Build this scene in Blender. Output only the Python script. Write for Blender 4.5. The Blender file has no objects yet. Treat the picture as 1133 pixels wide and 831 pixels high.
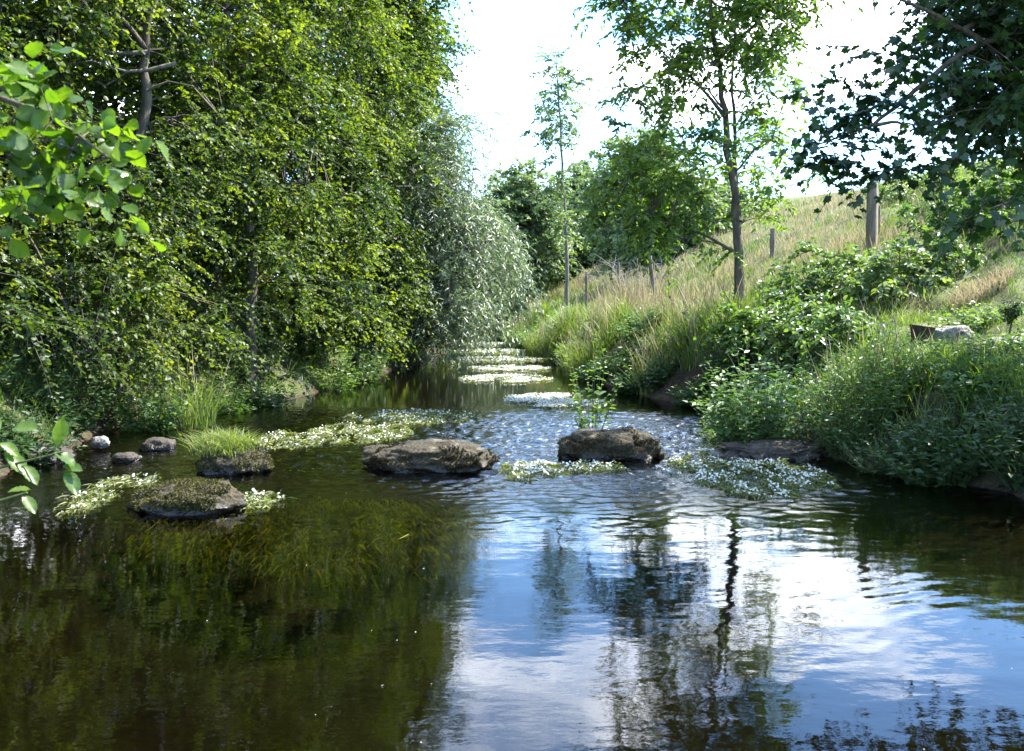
import bpy, math
import numpy as np

rng = np.random.default_rng(7)
S = bpy.context.scene
COL = S.collection
PI = math.pi

# ------------------------------------------------------------------ camera frame
CAM_H = 1.5
FPX = 1112.0
PITCH = math.atan(75.5 / FPX)


def at(px, py, Y):
    """world point on the pixel's ray at depth Y"""
    x = (px - 566.5) / FPX
    v = -(py - 415.5) / FPX
    dx, dy, dz = x, math.cos(PITCH) + v * math.sin(PITCH), -math.sin(PITCH) + v * math.cos(PITCH)
    s = Y / dy
    return np.array([dx * s, Y, CAM_H + dz * s])


# ------------------------------------------------------------------ noise
_perm = np.random.default_rng(3).permutation(512)
_grad = np.random.default_rng(4).normal(size=(512, 3))
_grad /= np.linalg.norm(_grad, axis=1)[:, None]


def noise3(p):
    p = np.asarray(p, float)
    i = np.floor(p).astype(int)
    f = p - i
    u = f * f * f * (f * (f * 6 - 15) + 10)
    out = 0
    for a in (0, 1):
        for b in (0, 1):
            for c in (0, 1):
                h = _perm[(_perm[(_perm[(i[:, 0] + a) & 511] + i[:, 1] + b) & 511] + i[:, 2] + c) & 511]
                g = _grad[h]
                d = g[:, 0] * (f[:, 0] - a) + g[:, 1] * (f[:, 1] - b) + g[:, 2] * (f[:, 2] - c)
                w = (u[:, 0] if a else 1 - u[:, 0]) * (u[:, 1] if b else 1 - u[:, 1]) * (u[:, 2] if c else 1 - u[:, 2])
                out = out + w * d
    return out * 1.6


def fbm(p, oct=4):
    p = np.asarray(p, float)
    s, a, r = 1.0, 1.0, 0
    for k in range(oct):
        r = r + a * noise3(p * s + 17.3 * k)
        s *= 2.03
        a *= 0.5
    return r


def n2(X, Y, s, oct=3, z=0.0):
    X = np.asarray(X, float); Y = np.asarray(Y, float)
    return fbm(np.stack([X.ravel() * s, Y.ravel() * s, np.full(X.size, z)], 1), oct).reshape(X.shape)


def sstep(t):
    t = np.clip(t, 0, 1)
    return t * t * (3 - 2 * t)


def unit(v):
    v = np.asarray(v, float)
    return v / np.maximum(np.linalg.norm(v, axis=-1, keepdims=True), 1e-9)


# ------------------------------------------------------------------ mesh helpers
class MB:
    """collects faces for ONE mesh object; every vertex carries a 'tone' float"""

    def __init__(self):
        self.v = []; self.t = []; self.f = []; self.n = 0

    def add(self, verts, faces, tone=0.5):
        verts = np.asarray(verts, np.float32).reshape(-1, 3)
        self.v.append(verts)
        t = np.empty(len(verts), np.float32); t[:] = tone
        self.t.append(t)
        self.f.append(np.asarray(faces, np.int32) + self.n)
        self.n += len(verts)

    def build(self, name, mat, parent=None, smooth=False):
        me = bpy.data.meshes.new(name)
        v = np.concatenate(self.v); t = np.concatenate(self.t)
        me.vertices.add(len(v)); me.vertices.foreach_set('co', v.ravel())
        loops = np.concatenate([f.ravel() for f in self.f])
        tot = np.concatenate([np.full(len(f), f.shape[1], np.int32) for f in self.f])
        st = np.concatenate([[0], np.cumsum(tot)[:-1]]).astype(np.int32)
        me.loops.add(len(loops)); me.loops.foreach_set('vertex_index', loops.astype(np.int32))
        me.polygons.add(len(tot)); me.polygons.foreach_set('loop_start', st)
        if smooth:
            me.polygons.foreach_set('use_smooth', np.ones(len(tot), bool))
        a = me.attributes.new('tone', 'FLOAT', 'POINT'); a.data.foreach_set('value', t)
        me.update(calc_edges=True)
        me.materials.append(mat)
        o = bpy.data.objects.new(name, me); COL.objects.link(o)
        if parent is not None:
            o.parent = parent
            o.matrix_parent_inverse = parent.matrix_basis.inverted()
        return o


def empty(name, label, cat, loc, group=None):
    o = bpy.data.objects.new(name, None); COL.objects.link(o)
    o.location = tuple(float(c) for c in loc)
    o.empty_display_size = 0.2
    tag(o, label, cat, group)
    return o


def tag(o, label, cat, group=None, kind=None):
    if label: o['label'] = label
    if cat: o['category'] = cat
    if group: o['group'] = group
    if kind: o['kind'] = kind
    return o


def tube(mb, pts, rad, k=6, tone=0.5, cap=True):
    pts = np.asarray(pts, float); n = len(pts)
    rad = np.broadcast_to(np.asarray(rad, float), (n,))
    tan = unit(np.gradient(pts, axis=0))
    ref = np.where(np.abs(tan[:, 2:3]) > 0.9, np.array([[1.0, 0, 0]]), np.array([[0, 0, 1.0]]))
    ref = np.broadcast_to(ref[0], tan.shape)
    a = unit(np.cross(tan, ref)); b = np.cross(tan, a)
    th = np.arange(k) * 2 * PI / k
    ring = pts[:, None] + rad[:, None, None] * (np.cos(th)[None, :, None] * a[:, None] + np.sin(th)[None, :, None] * b[:, None])
    idx = np.arange(n * k).reshape(n, k)
    nx = np.roll(idx, -1, axis=1)
    f = np.stack([idx[:-1], nx[:-1], nx[1:], idx[1:]], -1).reshape(-1, 4)
    mb.add(ring, f, tone)
    if cap:
        c = np.array([pts[-1]])
        base = mb.n
        mb.add(np.concatenate([ring[-1], c]), np.stack([np.arange(k), (np.arange(k) + 1) % k, np.full(k, k)], 1), tone)


def twigs_bulk(mb, A, B, Cc, r):
    """thin three-sided twigs along quadratic curves A->B->C, all at once"""
    n = len(A)
    if n == 0: return
    ts = np.array([0, 0.5, 1.0])
    P = np.stack([A, 0.25 * A + 0.5 * B + 0.25 * Cc, Cc], 1)
    tan = unit(Cc - A)
    a = unit(np.cross(tan, np.array([0.31, 0.2, 0.93])))
    b = np.cross(tan, a)
    th = np.arange(3) * 2 * PI / 3
    off = np.cos(th)[None, :, None] * a[:, None] + np.sin(th)[None, :, None] * b[:, None]
    rr = np.array([1.0, 0.7, 0.3])
    r = np.broadcast_to(np.asarray(r, float), (n,))
    V = P[:, :, None] + off[:, None] * (r[:, None, None, None] * rr[None, :, None, None])
    base = (np.arange(n) * 9)[:, None, None]
    f = []
    for s in range(2):
        for j in range(3):
            f.append([s * 3 + j, s * 3 + (j + 1) % 3, s * 3 + 3 + (j + 1) % 3, s * 3 + 3 + j])
    F = (np.array(f)[None] + base).reshape(-1, 4)
    mb.add(V.reshape(-1, 3), F, 0.5)


# leaf outlines: (along 0..1, across -1..1 in half widths, lift)
def leaf_template(kind):
    if kind == 'oval':
        v = [(0, 0, 0), (.3, -.9, .10), (.72, -.75, .08), (1, 0, -.06), (.72, .75, .08), (.3, .9, .10)]
        f = [(0, 3, 2, 1), (0, 5, 4, 3)]
    elif kind == 'lance':
        v = [(0, 0, 0), (.4, -1, .05), (1, 0, -.12), (.4, 1, .05)]
        f = [(0, 2, 1), (0, 3, 2)]
    elif kind == 'fine':                     # broad hazel leaf with a drawn tip, folded along the midrib, toothed edge
        side = [(.0, .0), (.06, .34), (.18, .66), (.22, .72), (.34, .92), (.39, .90), (.52, .98), (.57, .93), (.68, .86), (.73, .78), (.82, .60), (.86, .48), (.94, .17)]
        v = [(0, 0, 0)] + [(a, 0, -0.10 * a * a) for a in (.3, .6, 1.0)]
        L = [(a, -w, .10 * w - .10 * a * a + .02 * ((i % 2) * 2 - 1)) for i, (a, w) in enumerate(side[1:])]
        R = [(a, w, .10 * w - .10 * a * a + .02 * ((i % 2) * 2 - 1)) for i, (a, w) in enumerate(side[1:])]
        v = v + L + R
        nl = len(L); l0 = 4; r0 = 4 + nl
        f = []
        mid = [0, 0, 0, 1, 1, 1, 2, 2, 2, 2, 3, 3]
        for i in range(nl - 1):
            m = mid[i]; m2 = mid[i + 1]
            f.append((m, l0 + i + 1, l0 + i)); f.append((m, r0 + i, r0 + i + 1))
            if m2 != m:
                f.append((m, m2, l0 + i + 1)); f.append((m, r0 + i + 1, m2))
    elif kind == 'palmate':
        ang = [-150, -125, -100, -72, -50, -27, 0, 27, 50, 72, 100, 125, 150]
        rad = [.34, .36, .66, .55, .88, .64, 1.0, .64, .88, .55, .66, .36, .34]
        v = [(.25, 0, 0)]
        for a_, r_ in zip(ang, rad):
            v.append((.25 + .75 * r_ * math.cos(math.radians(a_)), 1.5 * r_ * math.sin(math.radians(a_)), -.12 * r_ * r_ + (.05 if r_ < .5 else 0)))
        f = [(0, i + 1, i) for i in range(1, len(ang))]
        f = [(0, i, i + 1)[::-1] for i in range(1, len(ang))]
    elif kind == 'disc':
        v = [(.5 + .5 * math.cos(t), math.sin(t), 0) for t in np.arange(5) * 2 * PI / 5]
        f = [(0, 1, 2, 3, 4)]
    return np.array(v, float), np.array(f)


_T = {k: leaf_template(k) for k in ('oval', 'lance', 'palmate', 'disc', 'fine')}


def add_leaves(mb, pos, direc, normal, length, wid, tone, kind='oval'):
    tv, tf = _T[kind]
    n = len(pos)
    if n == 0: return
    d = unit(direc)
    nn = unit(normal - d * (normal * d).sum(1, keepdims=True))
    s = np.cross(nn, d)
    length = np.broadcast_to(np.asarray(length, float), (n,))
    w = length * wid * 0.5
    V = pos[:, None] + d[:, None] * (tv[None, :, 0:1] * length[:, None, None]) \
        + s[:, None] * (tv[None, :, 1:2] * w[:, None, None]) + nn[:, None] * (tv[None, :, 2:3] * length[:, None, None])
    m = len(tv)
    F = (tf[None] + (np.arange(n) * m)[:, None, None]).reshape(-1, tf.shape[1])
    mb.add(V.reshape(-1, 3), F, np.repeat(np.clip(tone, 0, 1), m))


# ------------------------------------------------------------------ materials
def newmat(name):
    m = bpy.data.materials.new(name); m.use_nodes = True
    nt = m.node_tree
    nt.nodes.clear()
    out = nt.nodes.new('ShaderNodeOutputMaterial')
    return m, nt, nt.nodes, nt.links, out


def ramp(nt, fac, stops):
    r = nt.nodes.new('ShaderNodeValToRGB')
    e = r.color_ramp.elements
    while len(e) < len(stops): e.new(0.5)
    for i, (p, c) in enumerate(stops):
        e[i].position = p; e[i].color = (*c, 1)
    nt.links.new(fac, r.inputs[0])
    return r.outputs[0]


def leaf_mat(name, stops, trans=(1.5, 1.7, .5), tw=0.4, rough=0.42, spec=0.5, blotch=0.0):
    m, nt, N, L, out = newmat(name)
    a = N.new('ShaderNodeAttribute'); a.attribute_name = 'tone'
    col = ramp(nt, a.outputs['Fac'], stops)
    if blotch:
        geo_ = N.new('ShaderNodeNewGeometry')
        nb = N.new('ShaderNodeTexNoise'); nb.inputs['Scale'].default_value = blotch; nb.inputs['Detail'].default_value = 5; nb.inputs['Roughness'].default_value = .7
        L.new(geo_.outputs['Position'], nb.inputs['Vector'])
        bl = N.new('ShaderNodeMix'); bl.data_type = 'RGBA'; bl.blend_type = 'MULTIPLY'; bl.inputs[0].default_value = 1
        L.new(col, bl.inputs[6]); L.new(ramp(nt, nb.outputs['Fac'], [(.3, (.55, .6, .5)), (.5, (1, 1, 1)), (.68, (1.0, 1.0, .8)), (.76, (.6, .42, .25))]), bl.inputs[7])
        col = bl.outputs[2]
    p = N.new('ShaderNodeBsdfPrincipled')
    L.new(col, p.inputs['Base Color'])
    p.inputs['Roughness'].default_value = rough
    p.inputs['Specular IOR Level'].default_value = spec
    mul = N.new('ShaderNodeMix'); mul.data_type = 'RGBA'; mul.blend_type = 'MULTIPLY'
    mul.inputs[0].default_value = 1; mul.clamp_result = False
    L.new(col, mul.inputs[6]); mul.inputs[7].default_value = (*trans, 1)
    t = N.new('ShaderNodeBsdfTranslucent'); L.new(mul.outputs[2], t.inputs[0])
    mx = N.new('ShaderNodeMixShader'); mx.inputs[0].default_value = tw
    L.new(p.outputs[0], mx.inputs[1]); L.new(t.outputs[0], mx.inputs[2])
    L.new(mx.outputs[0], out.inputs[0])
    return m


def noise_mat(name, stops, scale=4.0, rough=0.85, bump=0.4, detail=8.0, stretch=(1, 1, 1), bscale=None, dist=0.03, spec=0.3):
    m, nt, N, L, out = newmat(name)
    tc = N.new('ShaderNodeTexCoord'); mp = N.new('ShaderNodeMapping'); mp.inputs['Scale'].default_value = stretch
    L.new(tc.outputs['Object'], mp.inputs[0])
    n = N.new('ShaderNodeTexNoise'); n.inputs['Scale'].default_value = scale; n.inputs['Detail'].default_value = detail
    n.inputs['Roughness'].default_value = 0.65
    L.new(mp.outputs[0], n.inputs['Vector'])
    col = ramp(nt, n.outputs['Fac'], stops)
    p = N.new('ShaderNodeBsdfPrincipled'); L.new(col, p.inputs['Base Color']); p.inputs['Roughness'].default_value = rough
    p.inputs['Specular IOR Level'].default_value = spec
    n2_ = N.new('ShaderNodeTexNoise'); n2_.inputs['Scale'].default_value = bscale or scale * 4; n2_.inputs['Detail'].default_value = 6
    L.new(mp.outputs[0], n2_.inputs['Vector'])
    b = N.new('ShaderNodeBump'); b.inputs['Strength'].default_value = bump; b.inputs['Distance'].default_value = dist
    L.new(n2_.outputs['Fac'], b.inputs['Height']); L.new(b.outputs[0], p.inputs['Normal'])
    L.new(p.outputs[0], out.inputs[0])
    return m


M = {}
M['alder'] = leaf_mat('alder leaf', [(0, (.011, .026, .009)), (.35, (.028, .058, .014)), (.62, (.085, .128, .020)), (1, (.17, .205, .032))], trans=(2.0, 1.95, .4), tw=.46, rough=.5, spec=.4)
M['willow'] = leaf_mat('willow leaf', [(0, (.08, .115, .06)), (.5, (.15, .20, .11)), (1, (.28, .33, .20))], trans=(1.0, 1.15, .6), tw=.32, rough=.4, spec=.6)
M['ash'] = leaf_mat('ash leaf', [(0, (.045, .085, .02)), (.5, (.105, .165, .032)), (1, (.19, .24, .045))], tw=.55, rough=.45)
M['sycamore'] = leaf_mat('sycamore leaf', [(0, (.010, .030, .014)), (.6, (.022, .056, .020)), (1, (.055, .10, .025))], trans=(1.5, 1.8, .4), tw=.42, rough=.4)
M['far'] = leaf_mat('far leaf', [(0, (.07, .11, .06)), (.5, (.13, .18, .09)), (1, (.21, .26, .12))], tw=.35, rough=.5)  # distance haze is put into these colours: leaves lightened, no haze in the air
M['hazel'] = leaf_mat('hazel leaf', [(0, (.02, .05, .010)), (.5, (.045, .10, .014)), (1, (.12, .19, .022))], trans=(1.9, 2.0, .4), tw=.5, rough=.36, spec=.6, blotch=70)
M['herb'] = leaf_mat('herb leaf', [(0, (.04, .085, .025)), (.5, (.085, .15, .038)), (1, (.15, .21, .055))], tw=.4, rough=.45)
M['bluish'] = leaf_mat('nettle leaf', [(0, (.04, .09, .030)), (.5, (.075, .145, .045)), (1, (.13, .195, .06))], trans=(1.2, 1.4, .6), tw=.38, rough=.45)
M['bramble'] = leaf_mat('bramble leaf', [(0, (.06, .11, .035)), (.5, (.11, .17, .055)), (1, (.21, .25, .12))], tw=.38, rough=.42, spec=.6)
M['darkherb'] = leaf_mat('dark herb leaf', [(0, (.015, .042, .014)), (.5, (.032, .072, .022)), (1, (.06, .105, .03))], trans=(1.2, 1.4, .6), tw=.35, rough=.5)
M['grass'] = leaf_mat('grass blade', [(0, (.045, .085, .02)), (.5, (.10, .155, .03)), (1, (.20, .21, .07))], tw=.45, rough=.5)
M['lushgrass'] = leaf_mat('lush grass blade', [(0, (.055, .10, .022)), (.5, (.12, .175, .038)), (1, (.21, .25, .07))], trans=(1.3, 1.4, .6), tw=.42, rough=.5)
M['drygrass'] = leaf_mat('dry grass blade', [(0, (.13, .13, .06)), (.5, (.27, .235, .14)), (1, (.40, .335, .235))], trans=(1.1, 1.05, .8), tw=.4, rough=.6)
M['weed'] = leaf_mat('water weed strand', [(0, (.07, .10, .010)), (.5, (.17, .20, .018)), (1, (.27, .29, .03))], tw=.35, rough=.35)
M['crowfoot'] = leaf_mat('crowfoot strand', [(0, (.05, .07, .02)), (.5, (.12, .14, .045)), (1, (.24, .24, .11))], tw=.4, rough=.4)
M['moss'] = leaf_mat('moss strand', [(0, (.010, .008, .004)), (.5, (.034, .026, .009)), (1, (.09, .072, .024))], trans=(1.1, 1, .6), tw=.25, rough=.7, spec=.2)
M['greenmoss'] = leaf_mat('green moss strand', [(0, (.022, .024, .006)), (.5, (.06, .062, .014)), (1, (.13, .125, .03))], trans=(1.1, 1, .6), tw=.25, rough=.7, spec=.2)
M['petal'] = leaf_mat('white petal', [(0, (.52, .51, .38)), (1, (.78, .78, .72))], trans=(1, 1, 1), tw=.3, rough=.6)
M['bark'] = noise_mat('grey brown bark', [(.3, (.035, .028, .02)), (.55, (.09, .075, .055)), (.75, (.17, .15, .12))], scale=9, stretch=(1, 1, .25), bump=.7, bscale=30)
M['palebark'] = noise_mat('pale bark', [(.3, (.06, .055, .045)), (.6, (.17, .16, .13)), (.8, (.28, .27, .23))], scale=9, stretch=(1, 1, .3), bump=.5, bscale=30)
M['stem'] = noise_mat('green stem', [(.3, (.05, .07, .02)), (.7, (.10, .12, .04))], scale=20)
M['deadwood'] = noise_mat('grey dead twig', [(.3, (.12, .11, .10)), (.7, (.26, .24, .21))], scale=20)
M['post'] = noise_mat('weathered post timber', [(.25, (.07, .055, .04)), (.5, (.17, .145, .11)), (.75, (.29, .26, .21))], scale=5, stretch=(4, 4, .5), bump=.6, bscale=18)
M['stumpbark'] = noise_mat('dark stump bark', [(.3, (.015, .011, .008)), (.55, (.04, .03, .022)), (.75, (.09, .07, .05))], scale=14, stretch=(1, 1, .25), bump=.8, bscale=40)
M['heart'] = noise_mat('cut stump wood', [(.3, (.10, .07, .05)), (.7, (.25, .19, .14))], scale=12, bump=.4)


def rock_mat(name, moss=0.5, stone=((.05, .045, .04), (.16, .145, .125), (.30, .28, .25)), pale_top=False):
    m, nt, N, L, out = newmat(name)
    tc = N.new('ShaderNodeTexCoord')
    geo = N.new('ShaderNodeNewGeometry')
    n = N.new('ShaderNodeTexNoise'); n.inputs['Scale'].default_value = 7; n.inputs['Detail'].default_value = 9; n.inputs['Roughness'].default_value = .7
    L.new(tc.outputs['Object'], n.inputs['Vector'])
    stonec = ramp(nt, n.outputs['Fac'], [(.3, stone[0]), (.52, stone[1]), (.72, stone[2])])
    n_b = N.new('ShaderNodeTexNoise'); n_b.inputs['Scale'].default_value = 40; n_b.inputs['Detail'].default_value = 5
    L.new(tc.outputs['Object'], n_b.inputs['Vector'])
    mossc = ramp(nt, n_b.outputs['Fac'], [(.3, (.009, .007, .003)), (.5, (.026, .020, .008)), (.7, (.065, .050, .018))])
    n_c = N.new('ShaderNodeTexNoise'); n_c.inputs['Scale'].default_value = 3.2; n_c.inputs['Detail'].default_value = 7; n_c.inputs['Roughness'].default_value = .7
    L.new(tc.outputs['Object'], n_c.inputs['Vector'])
    mf = ramp(nt, n_c.outputs['Fac'], [(max(0, .62 - moss * .5), (0, 0, 0)), (min(1, .72 - moss * .5), (1, 1, 1))])
    mix = N.new('ShaderNodeMix'); mix.data_type = 'RGBA'
    L.new(mf, mix.inputs[0]); L.new(stonec, mix.inputs[6]); L.new(mossc, mix.inputs[7])
    if pale_top:  # upward-facing parts of the rock are mixed towards a paler colour
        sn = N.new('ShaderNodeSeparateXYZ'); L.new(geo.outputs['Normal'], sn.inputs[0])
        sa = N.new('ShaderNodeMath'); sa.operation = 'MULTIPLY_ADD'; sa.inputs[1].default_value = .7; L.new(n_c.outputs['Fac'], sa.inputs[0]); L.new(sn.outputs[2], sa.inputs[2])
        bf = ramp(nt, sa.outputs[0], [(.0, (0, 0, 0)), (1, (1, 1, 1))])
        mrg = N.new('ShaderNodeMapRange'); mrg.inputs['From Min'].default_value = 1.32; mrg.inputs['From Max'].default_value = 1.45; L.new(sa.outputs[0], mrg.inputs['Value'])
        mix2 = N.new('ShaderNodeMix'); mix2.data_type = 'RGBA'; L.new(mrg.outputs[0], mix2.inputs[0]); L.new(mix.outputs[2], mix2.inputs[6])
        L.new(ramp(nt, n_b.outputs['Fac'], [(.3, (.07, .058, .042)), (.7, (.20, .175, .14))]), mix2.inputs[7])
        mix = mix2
    # the tide mark: stone wetted dark just above the water
    sep = N.new('ShaderNodeSeparateXYZ'); L.new(geo.outputs['Position'], sep.inputs[0])
    add = N.new('ShaderNodeMath'); add.operation = 'MULTIPLY_ADD'; add.inputs[1].default_value = .09; L.new(n.outputs['Fac'], add.inputs[0]); L.new(sep.outputs[2], add.inputs[2])
    wet = ramp(nt, add.outputs[0], [(.075, (.30, .26, .2)), (.12, (1, 1, 1))])
    mu = N.new('ShaderNodeMix'); mu.data_type = 'RGBA'; mu.blend_type = 'MULTIPLY'; mu.inputs[0].default_value = 1
    L.new(mix.outputs[2], mu.inputs[6]); L.new(wet, mu.inputs[7])
    p = N.new('ShaderNodeBsdfPrincipled'); L.new(mu.outputs[2], p.inputs['Base Color'])
    rr = N.new('ShaderNodeMath'); rr.operation = 'MULTIPLY'; rr.inputs[1].default_value = .85; L.new(wet, rr.inputs[0]); L.new(rr.outputs[0], p.inputs['Roughness'])
    p.inputs['Specular IOR Level'].default_value = .4
    b = N.new('ShaderNodeBump'); b.inputs['Strength'].default_value = .8; b.inputs['Distance'].default_value = .025
    L.new(n_b.outputs['Fac'], b.inputs['Height']); L.new(b.outputs[0], p.inputs['Normal'])
    L.new(p.outputs[0], out.inputs[0])
    return m


M['mossrock'] = rock_mat('mossy boulder', .72, ((.016, .013, .009), (.05, .040, .028), (.12, .10, .07)))
M['bareRock'] = rock_mat('wet boulder', .58, ((.014, .011, .008), (.040, .032, .024), (.13, .105, .075)), pale_top=True)
M['palestone'] = rock_mat('pale stone', .15, ((.10, .095, .085), (.19, .18, .165), (.30, .29, .27)))
M['brownstone'] = rock_mat('brown stone', .15, ((.018, .014, .010), (.045, .036, .027), (.09, .073, .055)))

# ground: pasture above, bare earth on the steep bank, brown pebbly bed under water
m, nt, N, L, out = newmat('bank and pasture ground')
geo = N.new('ShaderNodeNewGeometry'); sep = N.new('ShaderNodeSeparateXYZ'); L.new(geo.outputs['Position'], sep.inputs[0])
sepn = N.new('ShaderNodeSeparateXYZ'); L.new(geo.outputs['Normal'], sepn.inputs[0])


def nz(scale, detail=8, rough=.65):
    n = N.new('ShaderNodeTexNoise'); n.inputs['Scale'].default_value = scale; n.inputs['Detail'].default_value = detail
    n.inputs['Roughness'].default_value = rough; L.new(geo.outputs['Position'], n.inputs['Vector']); return n


def mixc(f, a, b):
    x = N.new('ShaderNodeMix'); x.data_type = 'RGBA'; L.new(f, x.inputs[0]); L.new(a, x.inputs[6]); L.new(b, x.inputs[7]); return x.outputs[2]


big, mid, fine = nz(.35), nz(2.2), nz(22)
pasture = mixc(ramp(nt, big.outputs['Fac'], [(.50, (0, 0, 0)), (.72, (1, 1, 1))]),
               ramp(nt, fine.outputs['Fac'], [(.3, (.05, .075, .02)), (.7, (.13, .16, .045))]),
               ramp(nt, fine.outputs['Fac'], [(.3, (.09, .095, .04)), (.7, (.21, .19, .11))]))
earth = ramp(nt, fine.outputs['Fac'], [(.3, (.015, .011, .007)), (.5, (.034, .024, .016)), (.7, (.07, .05, .034))])
vor = N.new('ShaderNodeTexVoronoi'); vor.inputs['Scale'].default_value = 9; L.new(geo.outputs['Position'], vor.inputs['Vector'])
bedn = N.new('ShaderNodeMix'); bedn.data_type = 'RGBA'; bedn.inputs[0].default_value = .5
L.new(ramp(nt, vor.outputs['Color'], [(0, (.002, .002, .0012)), (.5, (.006, .005, .0025)), (1, (.020, .015, .008))]), bedn.inputs[6])
L.new(ramp(nt, fine.outputs['Fac'], [(.3, (.002, .0018, .0012)), (.7, (.007, .0055, .0028))]), bedn.inputs[7])
bed = mixc(ramp(nt, nz(.9, 6).outputs['Fac'], [(.46, (0, 0, 0)), (.60, (1, 1, 1))]), bedn.outputs[2],
           ramp(nt, fine.outputs['Fac'], [(.3, (.004, .006, .0015)), (.7, (.016, .020, .004))]))
steep = ramp(nt, sepn.outputs[2], [(.74, (1, 1, 1)), (.87, (0, 0, 0))])
land = mixc(steep, pasture, earth)
low = ramp(nt, sep.outputs[2], [(0.0, (1, 1, 1)), (.12, (0, 0, 0))])
land = mixc(low, land, earth)
und = N.new('ShaderNodeMath'); und.operation = 'LESS_THAN'; und.inputs[1].default_value = -.02; L.new(sep.outputs[2], und.inputs[0])
col = mixc(und.outputs[0], land, bed)
p = N.new('ShaderNodeBsdfPrincipled'); L.new(col, p.inputs['Base Color']); p.inputs['Roughness'].default_value = .9; p.inputs['Specular IOR Level'].default_value = .2
b = N.new('ShaderNodeBump'); b.inputs['Strength'].default_value = .7; b.inputs['Distance'].default_value = .05
L.new(fine.outputs['Fac'], b.inputs['Height']); L.new(b.outputs[0], p.inputs['Normal'])
L.new(p.outputs[0], out.inputs[0])
M['ground'] = m

# water: mirror by Fresnel over a clear peaty body, bed seen through
m, nt, N, L, out = newmat('stream water')
tc = N.new('ShaderNodeTexCoord')
mp = N.new('ShaderNodeMapping'); mp.inputs['Scale'].default_value = (1, 1.6, 1); L.new(tc.outputs['Object'], mp.inputs[0])
na = N.new('ShaderNodeTexNoise'); na.inputs['Scale'].default_value = 11; na.inputs['Detail'].default_value = 3; L.new(mp.outputs[0], na.inputs['Vector'])
b = N.new('ShaderNodeBump'); b.inputs['Strength'].default_value = .05; b.inputs['Distance'].default_value = .012; L.new(na.outputs['Fac'], b.inputs['Height'])
ng = N.new('ShaderNodeTexNoise'); ng.inputs['Scale'].default_value = 34; ng.inputs['Detail'].default_value = 2; L.new(mp.outputs[0], ng.inputs['Vector'])
sy = N.new('ShaderNodeSeparateXYZ'); L.new(tc.outputs['Object'], sy.inputs[0])
rb = N.new('ShaderNodeMapRange'); rb.inputs['From Min'].default_value = 7.0; rb.inputs['From Max'].default_value = 9.5; rb.inputs['To Min'].default_value = .0; rb.inputs['To Max'].default_value = .5; L.new(sy.outputs[1], rb.inputs['Value'])
rc = N.new('ShaderNodeMapRange'); rc.inputs['From Min'].default_value = 13.0; rc.inputs['From Max'].default_value = 15.0; rc.inputs['To Min'].default_value = 1.0; rc.inputs['To Max'].default_value = .05; L.new(sy.outputs[1], rc.inputs['Value'])
rm = N.new('ShaderNodeMath'); rm.operation = 'MULTIPLY'; L.new(rb.outputs[0], rm.inputs[0]); L.new(rc.outputs[0], rm.inputs[1])
b2 = N.new('ShaderNodeBump'); b2.inputs['Distance'].default_value = .012; L.new(rm.outputs[0], b2.inputs['Strength']); L.new(ng.outputs['Fac'], b2.inputs['Height']); L.new(b.outputs[0], b2.inputs['Normal'])
b = b2
fr = N.new('ShaderNodeFresnel'); fr.inputs['IOR'].default_value = 1.42; L.new(b.outputs[0], fr.inputs['Normal'])
tr = N.new('ShaderNodeBsdfTransparent'); tr.inputs[0].default_value = (.38, .34, .22, 1)
gl = N.new('ShaderNodeBsdfGlossy'); gl.inputs['Roughness'].default_value = .008; L.new(b.outputs[0], gl.inputs['Normal'])
mx = N.new('ShaderNodeMixShader'); L.new(fr.outputs[0], mx.inputs[0]); L.new(tr.outputs[0], mx.inputs[1]); L.new(gl.outputs[0], mx.inputs[2])
L.new(mx.outputs[0], out.inputs[0])
M['water'] = m

# ------------------------------------------------------------------ terrain
_LY = np.array([-40, -8, 2, 3.4, 5, 7.6, 10, 12, 14.5, 17, 20, 25, 33, 45, 55, 62, 75, 120])
_LX = np.array([-4.0, -2.2, -2.2, -2.5, -3.4, -4.1, -4.5, -4.7, -3.9, -3.3, -3.0, -2.5, -2.0, -2.2, -2.9, -5.5, -12, -40])
_RY = np.array([-40, -8, 2, 5, 6.7, 8.1, 9.3, 10.4, 11.5, 13, 14.5, 16.7, 20.9, 30, 45, 52, 62, 75, 120])
_RX = np.array([6.0, 4.4, 3.9, 3.7, 3.7, 3.75, 3.25, 2.75, 2.75, 3.2, 3.0, 2.1, 1.45, .95, -.1, -.6, -2.6, -9, -37])


def XL(Y): return np.interp(Y, _LY, _LX)
def XR(Y): return np.interp(Y, _RY, _RX)


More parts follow.
